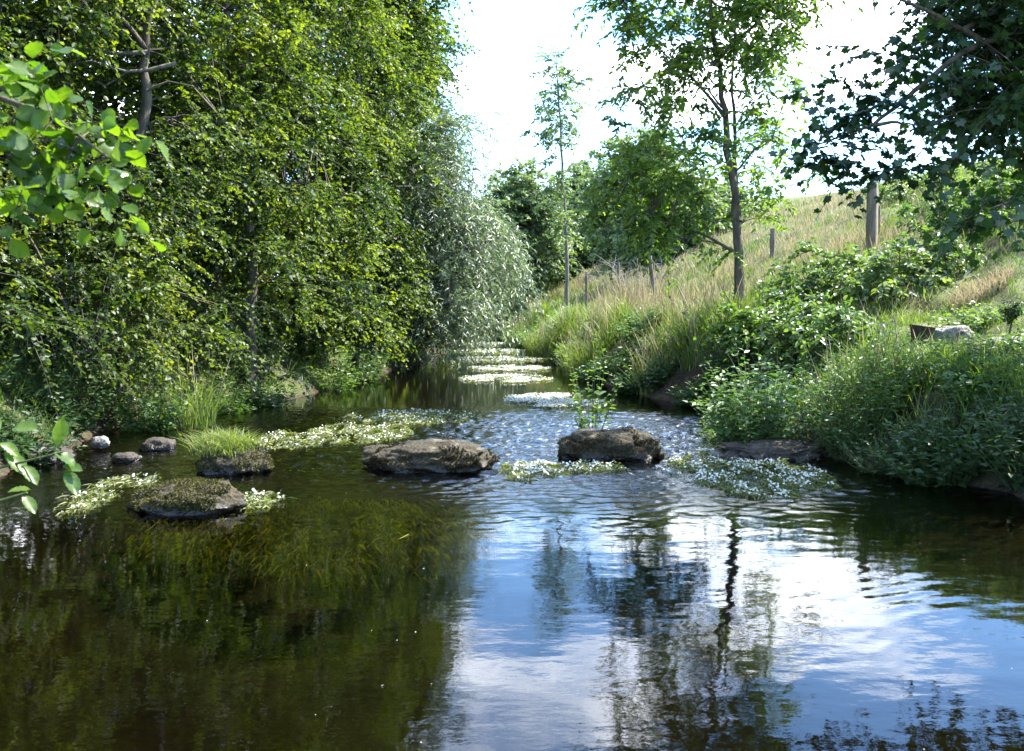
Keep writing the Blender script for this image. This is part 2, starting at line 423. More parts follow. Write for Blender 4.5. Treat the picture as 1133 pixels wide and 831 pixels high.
def height(X, Y):
    X = np.asarray(X, float); Y = np.asarray(Y, float)
    wob = .16 * n2(X, Y, .9, 3, 5.0)
    dl = XL(Y) - X + wob
    dr = X - XR(Y) + wob
    inn = np.minimum(-dl, -dr)
    bedz = -.10 - .42 * sstep(inn / 1.6) + .07 * n2(X, Y, 1.3, 3, 9.0)
    shallow = np.exp(-((Y - 11.5) / 3.0) ** 2)
    bedz = bedz + shallow * .2 * sstep(inn / 1.0)
    capz = 5.3 + .064 * np.clip(Y, 0, 120)
    lin = .13 * np.maximum(dr - 1.25, 0) + .44 * (np.hypot(np.maximum(dr - 2.6, 0), .6) - .6)
    hz = capz - 1.1
    lin = hz * (1 - np.exp(-(lin / hz) ** 1.6)) ** (1 / 1.6)
    steepw = 1.25 + .15 * n2(Y * 0, Y, .5, 2, 2.0)
    hstep = .80 + .38 * sstep((Y - 11.0) / 4.0)
    lin = lin + .12 * np.maximum(dr - 1.25, 0) * sstep((15 - Y) / 4) * np.exp(-np.maximum(dr - 2.2, 0))
    zr = -.10 + hstep * sstep(dr / steepw + .02) + lin
    zr = zr + .12 * n2(X, Y, .8, 4, 1.0) * sstep(dr / 1.5) + .25 * n2(X, Y, .16, 2, 3.0) * sstep((dr - 4) / 5)
    lin_l = np.minimum(.16 * np.maximum(dl - .8, 0), 3.0)
    zl = -.10 + .62 * sstep(dl / 1.0 + .02) + lin_l + .14 * n2(X, Y, .8, 4, 4.0) * sstep(dl / 1.2)
    return np.where(dr > 0, zr, np.where(dl > 0, zl, np.minimum(bedz, -.06)))


def hz(x, y):
    return float(height(np.array([x]), np.array([y]))[0])


def axis(parts):
    out_ = []
    for a_, b_, s_ in parts:
        out_.append(np.arange(a_, b_ - 1e-6, s_))
    out_.append(np.array([parts[-1][1]]))
    return np.concatenate(out_)


def grid_mesh(name, xs, ys, zf, mat):
    X, Y = np.meshgrid(xs, ys)
    Z = zf(X, Y)
    idx = np.arange(X.size).reshape(X.shape)
    f = np.stack([idx[:-1, :-1], idx[:-1, 1:], idx[1:, 1:], idx[1:, :-1]], -1).reshape(-1, 4)
    mb = MB(); mb.add(np.stack([X, Y, Z], -1), f)
    return mb.build(name, mat, smooth=True)


xs = axis([(-500, -60, 40), (-60, -16, 2.0), (-16, -6, .4), (-6, 9, .09), (9, 24, .35), (24, 60, 2), (60, 500, 40)])
ys = axis([(-200, -30, 20), (-30, -4, 1.5), (-4, 3, .3), (3, 22, .11), (22, 60, .4), (60, 130, 3), (130, 730, 50)])
g = grid_mesh('ground', xs, ys, height, M['ground']); tag(g, 'grassy bank, hillside pasture and brown stream bed', 'ground', kind='structure')


def wave(X, Y):
    x, y = X, Y
    rif = np.exp(-((Y - 11.3) / 3.5) ** 4) * (0.6 + .4 * sstep((X + 3.6) / 1.5))
    choppy = sstep((X + .6) / 2.2) * sstep((9.5 - Y) / 2.5)
    calm = sstep((9.0 - Y) / 2.0)
    z = .0011 * n2(x, y * 1.3, 1.3, 2, 0.3) * calm
    z += .0008 * n2(x * .8, y * 1.6, 3.2, 2, 1.3) * (calm * .4 + choppy * .8)
    z += .0003 * n2(x, y * 1.2, 9.0, 2, 2.3) * (.5 * calm + .8 * choppy)
    r = np.hypot(x - 3.6, y - 2.2)
    z += .0011 * np.sin(r * 2 * PI / .15 + 2.5 * n2(x, y, .9, 2, 8.8)) * choppy * np.clip(-.1 + 1.3 * n2(x, y, .8, 2, 6.0), 0, 1)
    z += 1.6 * rif * (.006 * n2(x, y * 1.2, 2.6, 2, 4.0) + .009 * n2(x, y * 1.1, 7.5, 2, 5.0) + .008 * n2(x, y, 15.0, 1, 6.0))
    far = sstep((Y - 20) / 4)
    z += far * .004 * n2(x, y, 3, 2, 7.0)
    return z


wx = axis([(-50, -9, 3.0), (-9, -5, .25), (-5, 4.6, .032), (4.6, 9, .3), (9, 12, 3)])
wy = axis([(-60, -6, 4), (-6, 2.4, .25), (2.4, 9, .026), (9, 15, .035), (15, 24, .1), (24, 60, .3), (60, 130, 4)])


def wz(X, Y):
    Z = np.zeros_like(X)
    k = (np.abs(X) < 9.5) & (Y > 1.8) & (Y < 60)
    Z[k] = wave(X[k], Y[k])
    return Z


w_ = grid_mesh('water', wx, wy, wz, M['water']); tag(w_, 'clear brown stream, rippled and mirroring trees and sky', 'stream', kind='structure')

# ------------------------------------------------------------------ woody plants
def clump_centers(ells, n, keep=None, shell=.45):
    """clump centres in ellipsoids, more of them towards the outside"""
    vols = np.array([e[3] * e[4] * e[5] for e in ells]) ** .75
    out_ = []; which = []
    while len(out_) < n:
        e = ells[rng.choice(len(ells), p=vols / vols.sum())]
        d = unit(rng.normal(size=3))
        r = rng.random() ** shell
        r *= 1 + .22 * float(noise3(np.array([[d[0] * 2.1 + e[0], d[1] * 2.1 + e[1], d[2] * 2.1 + e[2]]]))[0]) * 2
        p_ = np.array(e[:3]) + d * r * np.array(e[3:6])
        if keep is not None and not keep(p_): continue
        out_.append(p_); which.append(d)
    return np.array(out_), np.array(which)


def spray_leaves(mbl, mbt, cent, outd, n_tw, n_lf, tw_len, leaf_len, wid, kind, droop=.35, up=.9, spread=.9, tone_c=None, twr=.004, lenvar=.3):
    """sprays: from every clump centre a handful of twigs, leaves alternating along each"""
    nC = len(cent)
    if nC == 0: return
    A = np.repeat(cent, n_tw, 0)
    n = len(A)
    o = np.repeat(outd, n_tw, 0)
    d = unit(o * .55 + rng.normal(size=(n, 3)) * spread * np.array([1, 1, .6]))
    Lt = tw_len * (0.5 + .8 * rng.random(n))
    Bm = A + d * (Lt * .55)[:, None]
    E = A + d * Lt[:, None]; E[:, 2] -= droop * Lt * (.4 + rng.random(n))
    if mbt is not None:
        twigs_bulk(mbt, A, Bm, E, twr)
    t = (np.arange(n_lf) + .6) / n_lf
    t = np.clip(t[None] + rng.normal(size=(n, n_lf)) * .05, .05, 1.02)
    P = ((1 - t) ** 2)[..., None] * A[:, None] + (2 * t * (1 - t))[..., None] * Bm[:, None] + (t ** 2)[..., None] * E[:, None]
    tan = unit((Bm - A)[:, None] * (1 - t)[..., None] + (E - Bm)[:, None] * t[..., None])
    side = unit(np.cross(tan, np.array([0, 0, 1.0])))
    sg = np.where(np.arange(n_lf) % 2 == 0, 1., -1.)[None, :, None]
    dr = unit(tan * .6 + side * sg * (.9) + rng.normal(size=P.shape) * .35 + np.array([0, 0, -.25]))
    nm = unit(rng.normal(size=P.shape) * .55 + np.array([0, 0, up]))
    m_ = n * n_lf
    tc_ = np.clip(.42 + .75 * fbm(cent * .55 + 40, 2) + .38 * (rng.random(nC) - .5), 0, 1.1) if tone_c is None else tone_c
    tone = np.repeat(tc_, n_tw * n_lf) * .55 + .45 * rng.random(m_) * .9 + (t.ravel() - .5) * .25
    ln = leaf_len * (1 - lenvar + 2 * lenvar * rng.random(m_))
    add_leaves(mbl, P.reshape(-1, 3), dr.reshape(-1, 3), nm.reshape(-1, 3), ln, wid, tone, kind)


def bez(a, b_, c, n=8):
    t = np.linspace(0, 1, n)[:, None]
    return (1 - t) ** 2 * a + 2 * t * (1 - t) * b_ + t ** 2 * c


def wiggle(p_, amp):
    n = len(p_)
    w = rng.normal(size=(n, 3)) * amp
    w[0] = 0; w[-1] *= .3
    return p_ + w


def tree(name, label, cat, base, trunks, ells, n_cl, n_limb, leafspec, mat, bark, group=None, keep=None, shell=.45, limb_r=.03, limb_up=.35, r0=.12, sides=8, extra=None, join=True):
    """thing > trunk, branch (each main limb), crown"""
    root = empty(name, label, cat, base, group)
    cent, outd = clump_centers(ells, n_cl, keep, shell)
    if extra is not None:
        cent = np.concatenate([cent, extra]); outd = np.concatenate([outd, unit(rng.normal(size=extra.shape) * np.array([1, 1, .3]))])
    mt = MB()
    tp = []
    for pts, rr in trunks:
        pts = np.asarray(pts, float)
        n = 4 * (len(pts) - 1) + 1
        tt = np.linspace(0, len(pts) - 1, n)
        q = np.stack([np.interp(tt, np.arange(len(pts)), pts[:, k]) for k in range(3)], 1)
        for _ in range(2):
            q[1:-1] = .25 * q[:-2] + .5 * q[1:-1] + .25 * q[2:]
        q = wiggle(q, rr * .25)
        rad = rr * (1 - .85 * np.linspace(0, 1, n)) * (1 + .45 * np.exp(-np.linspace(0, 1, n) * 14))
        tube(mt, q, rad, sides); tp.append(q)
    tp = np.concatenate(tp)
    nodes = [tp]
    # main limbs to spread-out clumps
    sel = []
    if n_limb:
        d0 = np.full(len(cent), 1e9); k = int(rng.integers(len(cent)))
        for _ in range(min(n_limb, len(cent))):
            sel.append(k); d0 = np.minimum(d0, np.linalg.norm(cent - cent[k], axis=1)); k = int(d0.argmax())
        for k in sel:
            c = cent[k]
            hd = np.linalg.norm(tp[:, :2] - c[None, :2], axis=1)
            score = np.abs(tp[:, 2] - (c[2] - limb_up * hd)) + .25 * hd
            a = tp[score.argmin()]
            mid = (a + c) / 2 + np.array([0, 0, .12 * np.linalg.norm(c - a)])
            q = wiggle(bez(a, mid, c, 9), .03 * np.linalg.norm(c - a) / 2)
            mbb = MB(); lr = limb_r * (.6 + .25 * np.linalg.norm(c - a))
            tube(mbb, q, lr * (1 - .8 * np.linspace(0, 1, 9)), 6)
            mbb.build('branch', bark, root, smooth=True)
            nodes.append(q)
    nodes = np.concatenate(nodes)
    # the rest hang on the nearest wood
    rest = np.setdiff1d(np.arange(len(cent)), sel)
    mbt = MB()
    if join and len(rest):
        dd = np.linalg.norm(cent[rest][:, None] - nodes[None], axis=2)
        A = nodes[dd.argmin(1)]; Cn = cent[rest]
        twigs_bulk(mt, A, (A + Cn) / 2 + np.array([0, 0, .1]) + rng.normal(size=A.shape) * .06, Cn, np.clip(.006 + .006 * dd.min(1), .005, .03))
    mt.build('trunk', bark, root, smooth=True)
    ml = MB()
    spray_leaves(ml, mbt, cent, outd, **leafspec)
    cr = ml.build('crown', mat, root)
    if mbt.n:
        mbt.build('twig', bark, cr)
    return root


# ---- left bank: a wall of alders leaning over the water, each a tree of its own
ALD = dict(n_tw=8, n_lf=21, tw_len=.64, leaf_len=.051, wid=.8, kind='oval', droop=.45, up=.8, spread=.9)
alders = [
    # Y, boundary X, height, label, trunk lean
    (10.6, -4.7, 8.0, 'nearest alder on the left bank, dark stem with bare side branches showing', 1.0),
    (13.0, -3.75, 9.5, 'dense alder overhanging the left bank behind the mossy tussock', 1.0),
    (16.0, -2.95, 11.0, 'tall alder with bright yellow-green sprays reaching down to the water', 1.0),
    (19.5, -2.45, 11.5, 'alder on the left bank leaning over the calm pool', 1.0),
    (23.5, -2.05, 12.0, 'tall alder left of the sky gap with sunlit right side', 1.0),
    (28.0, -1.75, 12.5, 'alder behind the overhanging willow, feathery top against the sky', 1.0),
    (34.0, -1.9, 12.0, 'farthest alder on the left bank before the stream bends', 1.0),
]
for i, (Y, xb, H, lab, _) in enumerate(alders):
    bx = XL(Y) - .7 if i else -6.0
    s = 1.0 + .012 * (Y - 12)
    k_ = 1 + (Y - 10) * .035
    xe = xb - 1.5
    ells = [(xb - 1.25, Y, 1.7, 1.25, 1.9, 1.55), (xb - 1.5, Y + .2, 3.9, 1.5, 2.2, 2.2), (xb - 1.7, Y, H * .62, 1.65, 2.3, H * .26), (xb - 1.6, Y, H * .86, 1.5, 2.0, H * .18),
            (xb - 3.2, Y + .3, 3.2, 1.6, 2.2, 2.6)]
    zb = hz(bx, Y)
    tr_ = [([(bx, Y, zb - .15), (bx + .15, Y, 1.8), (xe + .1, Y + .1, 4.5), (xe - .1, Y + .1, H * .7), (xe - .3, Y, H)], .11)]
    tr_.append(([(bx - .35, Y + .4, zb - .15), (bx - .6, Y + .5, 2.2), (xe - 1.2, Y + .6, 5.5), (xe - 1.5, Y + .4, H * .85)], .09))
    def keep(p_, xe=xe):
        if p_[2] < .15 or rng.random() > (1 if p_[0] > xe - .6 else .6): return False
        if float(noise3(p_[None] * np.array([.62, .62, .8]) + 3.3)[0]) < (-.24 if p_[2] > 2.4 else -.12): return False
        qx = 566.5 + FPX * p_[0] / p_[1]; qy = 340 - FPX * (p_[2] - CAM_H) / p_[1]
        return not (((qx - 140) / 85) ** 2 + ((qy - 85) / 52) ** 2 < 1 and p_[1] < 13.6)
    sp = dict(ALD); sp['leaf_len'] = .052 + .0017 * (Y - 10)
    sp['tw_len'] = .6 + .008 * (Y - 10)
    if i == 1:
        tr_[0] = ([(bx, Y, zb - .15), (bx + .1, Y, 1.8), at(160, 130, Y + .2), at(163, 60, Y + .2), at(170, -60, Y + .2), at(150, -260, Y)], .11)
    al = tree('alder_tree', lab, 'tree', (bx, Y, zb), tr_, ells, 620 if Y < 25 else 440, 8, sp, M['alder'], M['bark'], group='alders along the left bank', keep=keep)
    if i == 1:
        for q_, rr_ in (([(164, 58), (130, 62), (95, 56), (62, 46), (20, 20)], .035), ([(195, 70), (165, 78), (140, 80), (118, 74), (98, 68), (70, 72)], .03), ([(163, 100), (185, 90), (215, 96)], .02), ([(140, 80), (120, 92), (105, 90)], .014)):
            pts = np.array([at(x_, y_, Y + .1 - .06 * k_2) for k_2, (x_, y_) in enumerate(q_)])
            mbb = MB(); tube(mbb, wiggle(pts, .02), rr_ * np.linspace(1, .3, len(pts)), 6); mbb.build('branch', M['palebark'], al, smooth=True)

# near-left dark thicket of the bank beyond the picture's edge (an alder that fills the corner)
bx, Y = -7.4, 9.2
tree('alder_tree', 'shaded alder at the left edge behind the big close-up hazel leaves', 'tree', (bx, Y, hz(bx, Y)),
     [([(bx, Y, hz(bx, Y) - .1), (bx + .4, Y, 2), (-6.0, Y, 5), (-6.2, Y, 8)], .12)],
     [(-6.3, Y, 2.0, 1.3, 1.2, 1.6), (-6.3, Y, 4.5, 1.4, 1.5, 2.2), (-6.6, Y, 7, 1.5, 1.6, 1.8)], 380, 6, ALD, M['alder'], M['bark'], group='alders along the left bank')

ROW = dict(n_tw=6, n_lf=13, tw_len=.9, leaf_len=.13, wid=.8, kind='oval', droop=.45, up=.8, spread=.95, twr=.006)
for x, Y, H, lab in [(-9.6, 12.5, 9.5, 'second-row alder in the dark gap behind the nearest alder'), (-8.2, 17.0, 11.5, 'second-row alder glimpsed between the first and the tall front alders'),
                     (-7.4, 22.5, 13.0, 'second-row tall alder behind the one leaning over the calm pool'), (-6.8, 29.5, 14.0, 'second-row alder filling the wall of leaves near its top right')]:
    zb = hz(x, Y)
    tree('alder_tree', lab, 'tree', (x, Y, zb), [([(x, Y, zb - .15), (x + .1, Y, 3), (x, Y, H)], .14)],
         [(x, Y, 2.6, 1.6, 2.6, 2.4), (x, Y, H * .5, 1.9, 2.8, H * .25), (x, Y, H * .8, 1.8, 2.6, H * .24)], 240, 5, ROW, M['alder'], M['bark'], group='alders along the left bank', keep=lambda p_: p_[2] > .6)

# the bare stem and level branches visible in the left wall are the nearest alder's own wood
# ---- white willow over the far pool
WIL = dict(n_tw=8, n_lf=19, tw_len=1.1, leaf_len=.15, wid=.25, kind='lance', droop=1.0, up=.6, spread=.9, twr=.004)
bx, Y = -3.2, 26.0
tree('willow_tree', 'silvery grey-green willow drooping over the stream before the dark gap', 'tree', (bx, Y, hz(bx, Y)),
     [([(bx, Y, hz(bx, Y) - .15), (-2.4, Y, 1.8), (-1.4, Y + .2, 3.2), (-.7, Y + .4, 4.0)], .16), ([(bx, Y, hz(bx, Y) - .1), (-2.9, Y + .4, 2.5), (-2.2, Y + .6, 6.0)], .12)],
     [(-1.75, Y, 1.55, 1.0, 2.0, 1.2), (-1.5, Y + .5, 3.2, 1.3, 2.0, 1.3), (-.7, Y + 3, 2.9, 1.0, 1.7, .9), (-1.75, Y, 5.0, 1.0, 1.8, 1.7)], 230, 7, WIL, M['willow'], M['palebark'])

# ---- right bank: the slim tree in front of the hill
Y = 16.6
b0 = at(818, 372, Y)
b0[2] = hz(b0[0], b0[1])
t1 = [b0 - [0, 0, .1], at(819, 300, Y), at(816, 235, Y), at(806, 165, Y), at(800, 108, Y), at(789, 40, Y), at(781, -30, Y), at(775, -110, Y)]
t2 = [at(817, 245, Y), at(814, 205, Y + .1), at(813, 140, Y + .2), at(809, 70, Y + .2), at(818, -20, Y + .2)]
t3 = [at(788, 72, Y), at(815, 45, Y - .1), at(857, 6, Y - .2), at(905, -40, Y - .3)]
t4 = [at(803, 130, Y), at(770, 90, Y + .2), at(735, 60, Y + .4), at(690, 10, Y + .5)]


def ell_px(px, py, Y, rx, rz, ry):
    c = at(px, py, Y); s_ = FPX / Y
    return (c[0], c[1], c[2], rx / s_, ry, rz / s_)


ASH = dict(n_tw=5, n_lf=15, tw_len=.55, leaf_len=.10, wid=.46, kind='oval', droop=.5, up=.7, spread=.9)
tree('slim_tree', 'slim two-stemmed tree on the right bank top, airy crown and sky gaps', 'tree', b0,
     [(t1, .088), (t2, .05), (t3, .035), (t4, .03)],
     [ell_px(735, 70, Y, 55, 75, 1.2), ell_px(790, 40, Y, 75, 60, 1.4), ell_px(855, 60, Y, 55, 70, 1.3), ell_px(735, 185, Y, 55, 60, 1.2), ell_px(780, 180, Y, 50, 70, 1.2),
      ell_px(855, 170, Y, 50, 65, 1.1), ell_px(690, 200, Y, 45, 45, .9), ell_px(860, 235, Y, 30, 30, .7), ell_px(800, -80, Y, 120, 90, 1.8), ell_px(720, 235, Y, 40, 32, .9), ell_px(855, -20, Y, 90, 60, 1.4), ell_px(700, 15, Y, 35, 30, .8), ell_px(812, 275, Y, 22, 22, .4), ell_px(720, -70, Y, 65, 55, 1.4), ell_px(890, -110, Y, 65, 55, 1.4)],
     340, 16, ASH, M['ash'], M['bark'], shell=.6, limb_r=.022)

# ---- second, thinner tree far along the bank
Y = 38.0
b0 = at(627, 345, Y); b0[2] = hz(b0[0], b0[1])
POP = dict(n_tw=5, n_lf=10, tw_len=.5, leaf_len=.12, wid=.7, kind='oval', droop=.3, up=.7, spread=.9, twr=.006)
tree('thin_tree', 'thin straight young tree with sparse top standing alone against white sky', 'tree', b0,
     [([b0 - [0, 0, .1], at(627, 300, Y), at(623, 200, Y), at(618, 120, Y), at(616, 62, Y)], .09)],
     [ell_px(617, 100, Y, 28, 38, .9), ell_px(612, 140, Y, 30, 30, .9), ell_px(622, 185, Y, 26, 35, .8), ell_px(622, 240, Y, 24, 35, .8)], 80, 14, POP, M['far'], M['palebark'], shell=.5, limb_r=.02)

# ---- far trees closing the view
FAR = dict(n_tw=7, n_lf=14, tw_len=.9, leaf_len=.17, wid=.75, kind='oval', droop=.3, up=.8, spread=.95, twr=.01)
far_trees = [
    (575, 255, 58, 56, 85, 'round dark tree closing the far end of the stream', 330),
    (648, 238, 66, 58, 70, 'far round-topped tree behind the thin young tree', 260),
    (705, 215, 50, 62, 85, 'far dark tree whose top pokes above the right bank scrub', 300),
    (748, 240, 47, 74, 62, 'mid-green tree behind the slim two-stemmed tree', 230),
    (800, 245, 56, 40, 50, 'low far tree at the foot of the hill crest', 150),
    (520, 300, 62, 60, 95, 'shaded far tree behind the willow on the left', 200),
    (548, 345, 54, 40, 45, 'dark low tree in the shaded gap where the stream bends', 130),
    (553, 318, 50, 28, 36, 'low dark bush filling the shaded gap beyond the last flower strip', 60),
    (618, 275, 64, 40, 55, 'small far tree in the belt between the round dark tree and the thin tree', 110),
    (735, 262, 60, 50, 50, 'low far tree in the belt right of the thin young tree', 120),
]
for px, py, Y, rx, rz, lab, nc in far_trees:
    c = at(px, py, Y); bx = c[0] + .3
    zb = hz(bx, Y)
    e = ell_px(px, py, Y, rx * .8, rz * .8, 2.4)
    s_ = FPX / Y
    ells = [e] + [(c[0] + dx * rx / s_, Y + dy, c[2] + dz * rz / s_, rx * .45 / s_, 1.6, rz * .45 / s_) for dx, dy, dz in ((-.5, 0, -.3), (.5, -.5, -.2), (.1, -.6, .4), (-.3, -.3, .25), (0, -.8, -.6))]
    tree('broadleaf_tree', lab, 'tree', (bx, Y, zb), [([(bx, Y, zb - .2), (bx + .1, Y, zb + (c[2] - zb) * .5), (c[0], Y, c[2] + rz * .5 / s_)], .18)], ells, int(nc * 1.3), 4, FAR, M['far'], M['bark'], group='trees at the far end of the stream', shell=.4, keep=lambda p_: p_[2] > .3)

# ---- sycamore overhanging from the right
bx, Y = 7.6, 9.6
zb = hz(bx, Y)
SYC = dict(n_tw=5, n_lf=8, tw_len=.5, leaf_len=.088, wid=.9, kind='palmate', droop=.35, up=1.1, spread=.9, twr=.005)
lim = [at(1330, 60, 9.4), at(1180, 25, 9.2), at(1085, 45, 9.1), at(1010, 100, 9.0), at(965, 138, 9.0), at(905, 160, 9.0)]
lim2 = [at(1330, 110, 9.0), at(1220, 190, 8.4), at(1140, 215, 8.0), at(1085, 235, 7.9)]
lim3 = [at(1085, 45, 9.1), at(1045, 20, 9.0), at(975, -10, 9.0), at(935, 0, 9.0)]
ex = []
for px, py, Yy in [(905, 165, 9), (925, 175, 9), (945, 180, 8.9), (965, 190, 8.9), (990, 185, 9), (1010, 170, 9), (1035, 185, 8.9), (1060, 175, 9), (930, 130, 9.1), (960, 105, 9.1), (985, 75, 9.1), (960, 60, 9.2), (935, 90, 9.2), (1085, 225, 7.9), (1110, 215, 8), (1130, 225, 8), (1075, 240, 7.9), (1100, 250, 7.9), (1125, 210, 8.1), (1020, 140, 8.9), (975, 165, 9), (893, 182, 9), (915, 150, 9.05), (945, 130, 9.05), (990, 112, 9.05), (900, 110, 9.2), (1000, 60, 9.1)]:
    ex.append(at(px, py, Yy))
tree('sycamore_tree', 'dark overhanging sycamore at the upper right with a long drooping branch', 'tree', (bx, Y, zb),
     [([(bx, Y, zb - .2), (bx - .1, Y, zb + 1.5), (bx - .4, Y, 5.5), (bx - .6, Y, 8), (bx - .5, Y, 10.5)], .24), (lim, .045), (lim2, .035), (lim3, .025)],
     [ell_px(1110, 60, 9.2, 90, 75, 1.1), ell_px(1075, 10, 9.3, 70, 65, 1.0), ell_px(1110, 130, 9.0, 60, 40, .9), ell_px(1105, 90, 9.6, 65, 90, .6), ell_px(1200, 20, 9.4, 130, 130, 1.6), ell_px(1200, -140, 9.6, 170, 130, 1.8), ell_px(1060, -90, 9.3, 110, 70, 1.2), ell_px(1250, 130, 9.4, 90, 70, 1.2)],
     350, 12, SYC, M['sycamore'], M['bark'], extra=np.array(ex), limb_r=.03, shell=.55)

# ---- foreground hazel: rooted on the left bank just outside the view, its branch hangs in the corner
HAZ = dict(n_tw=3, n_lf=6, tw_len=.15, leaf_len=.047, wid=.82, kind='fine', droop=.35, up=.45, spread=.8, twr=.0018)
bx, Y = -2.75, 2.5
zb = hz(bx, Y)
cl = [at(x - 14, y, d) for x, y, d in [(20, 80, 2.3), (45, 95, 2.3), (30, 130, 2.25), (60, 110, 2.35), (75, 140, 2.3), (20, 170, 2.3), (55, 165, 2.25), (95, 165, 2.3), (110, 190, 2.3), (80, 195, 2.3), (40, 205, 2.35), (120, 150, 2.35), (5, 110, 2.4), (10, 210, 2.4), (-30, 100, 2.4), (-30, 160, 2.4), (-80, 130, 2.45), (-60, 60, 2.4), (-100, 200, 2.4), (-140, 80, 2.5), (5, 60, 2.35)]]
hb = [at(-250, 190, 2.5), at(-110, 120, 2.42), at(-10, 105, 2.35), at(60, 130, 2.3), at(120, 175, 2.3)]
hb2 = [at(-10, 105, 2.35), at(25, 85, 2.3), at(55, 80, 2.28)]
root = empty('hazel_bush', 'hazel branch with large bright backlit leaves in the upper left corner', 'bush', (bx, Y, zb))
mb = MB()
tube(mb, [(bx, Y, zb - .1), (bx + .05, Y, 1.2), at(-250, 190, 2.5), (bx + .25, Y, 3.0), (bx + .1, Y, 3.8)], [.03, .026, .022, .014, .006], 8)
mb.build('stem', M['bark'], root, smooth=True)
for q, r_ in ((hb, .012), (hb2, .006)):
    mb = MB(); tube(mb, q, np.linspace(r_, .003, len(q)), 7); br = mb.build('branch', M['bark'], root, smooth=True)
nodes = np.concatenate([np.array(hb), np.array(hb2), np.array([np.array(hb[i]) * .5 + np.array(hb[i + 1]) * .5 for i in range(4)])])
mt = MB(); cl = np.array(cl)
A = nodes[np.linalg.norm(cl[:, None] - nodes[None], axis=2).argmin(1)]
twigs_bulk(mt, A, (A + cl) / 2 + [0, 0, .02], cl, .003)
ml = MB(); spray_leaves(ml, mt, cl, unit(rng.normal(size=cl.shape) + np.array([.6, 0, -.2])), **HAZ)
lv = ml.build('leaves', M['hazel'], root); mt.build('twig', M['bark'], lv)

# low shoots with big leaves at the left edge
Yb = 2.7
sh = []
bx, by = -2.35, 2.75
zb = hz(bx, by)
root = empty('hazel_sapling', 'low sapling at the left edge with a few large yellow-green leaves', 'sapling', (bx, by, zb))
for pts in ([(bx, by, zb - .05), at(-130, 560, 2.72), at(-30, 525, 2.7), at(70, 500, 2.7)], [(bx, by, zb - .05), at(-120, 540, 2.75), at(-40, 490, 2.75), at(15, 470, 2.75)], [(bx, by, zb - .05), at(-100, 600, 2.65), at(-20, 560, 2.6), at(30, 545, 2.6)]):
    mb = MB(); pts = np.array(pts); tube(mb, pts, np.linspace(.008, .003, len(pts)), 6); mb.build('stem', M['stem'], root, smooth=True)
spec = [((62, 492), (.3, 0, .95), .10), ((60, 500), (.9, -.2, -.5), .095), ((15, 474), (1, 0, .1), .09), ((0, 476), (-.4, 0, .6), .08), ((5, 500), (.7, 0, -.7), .11), ((72, 520), (.5, -.2, -.8), .10), ((25, 515), (.6, -.2, -.6), .09), ((70, 515), (.95, 0, -.2), .07), ((8, 545), (1, .1, .2), .08), ((25, 548), (.5, -.1, -.6), .08), ((-20, 525), (.3, 0, .8), .09), ((-40, 500), (.3, .1, .8), .09), ((0, 490), (.6, 0, -.4), .08)]
ml = MB()
for (px, py), d, ln in spec:
    add_leaves(ml, at(px, py, 2.7)[None], np.array([d], float), unit(np.array([[.7 + rng.normal() * .25, -.45 + rng.normal() * .25, .6]])), ln * .78, .58, np.array([.6 + .4 * rng.random()]), 'fine')
ml.build('leaves', M['hazel'], root)


# ------------------------------------------------------------------ rocks
def rock(name, label, cat, center, size, mat, seed, group=None, slab=.5, parent=None, rotz=0.0, sub=5, fuzz=0, rough_k=1.0, pale_top=False):
    import bmesh
    bm = bmesh.new(); bmesh.ops.create_icosphere(bm, subdivisions=sub, radius=1)
    v = np.array([q.co[:] for q in bm.verts])
    f = np.array([[q.index for q in fc.verts] for fc in bm.faces])
    bm.free()
    p_ = np.sign(v) * np.abs(v) ** slab
    p_ = p_ / np.maximum(np.linalg.norm(p_, axis=1)[:, None], 1e-6) * (.55 + .45 * np.linalg.norm(p_, axis=1)[:, None])
    d = .22 * rough_k * fbm(v * 1.3 + seed, 3) + .09 * rough_k * fbm(v * 4 + seed, 3) + .02 * fbm(v * 16 + seed, 2)
    ridge = -.10 * np.abs(noise3(v * 2.2 + seed * 1.7))
    p_ = p_ * (1 + d + ridge)[:, None] * np.array(size) / 1.15
    c, s_ = math.cos(rotz), math.sin(rotz)
    p_ = np.stack([p_[:, 0] * c - p_[:, 1] * s_, p_[:, 0] * s_ + p_[:, 1] * c, p_[:, 2]], 1)
    mb = MB(); mb.add(p_, f)
    o = mb.build(name, mat, parent, smooth=True)
    o.location = tuple(float(q) for q in center)
    if label: tag(o, label, cat, group)
    if fuzz:
        nv = unit(v / np.array(size))
        nv = np.stack([nv[:, 0] * c - nv[:, 1] * s_, nv[:, 0] * s_ + nv[:, 1] * c, nv[:, 2]], 1)
        ok = np.where((p_[:, 2] + center[2] > .03) & (noise3(p_ * 4 + seed) + .1 > (.45 * (nv[:, 2] > .72) if pale_top else 0)))[0]
        k = rng.choice(ok, fuzz)
        b0_ = p_[k] + rng.normal(size=(fuzz, 3)) * .004
        d_ = unit(nv[k] + rng.normal(size=(fuzz, 3)) * .5 + np.array([0, 0, -.55]))
        mb = MB(); add_leaves(mb, b0_ - d_ * .004, d_, unit(rng.normal(size=(fuzz, 3)) + nv[k]), (.012 + .016 * rng.random(fuzz)), .38, rng.random(fuzz), 'lance')
        mo = mb.build('moss', M['moss'] if pale_top else M['greenmoss'], None); mo.parent = o; mo['kind'] = 'stuff'
    return o


def wpt(px, py):
    """where a pixel's ray meets the water"""
    a_ = at(px, py, 1.0); k = -CAM_H / (a_[2] - CAM_H)
    return np.array([a_[0] * k, k, 0.0])


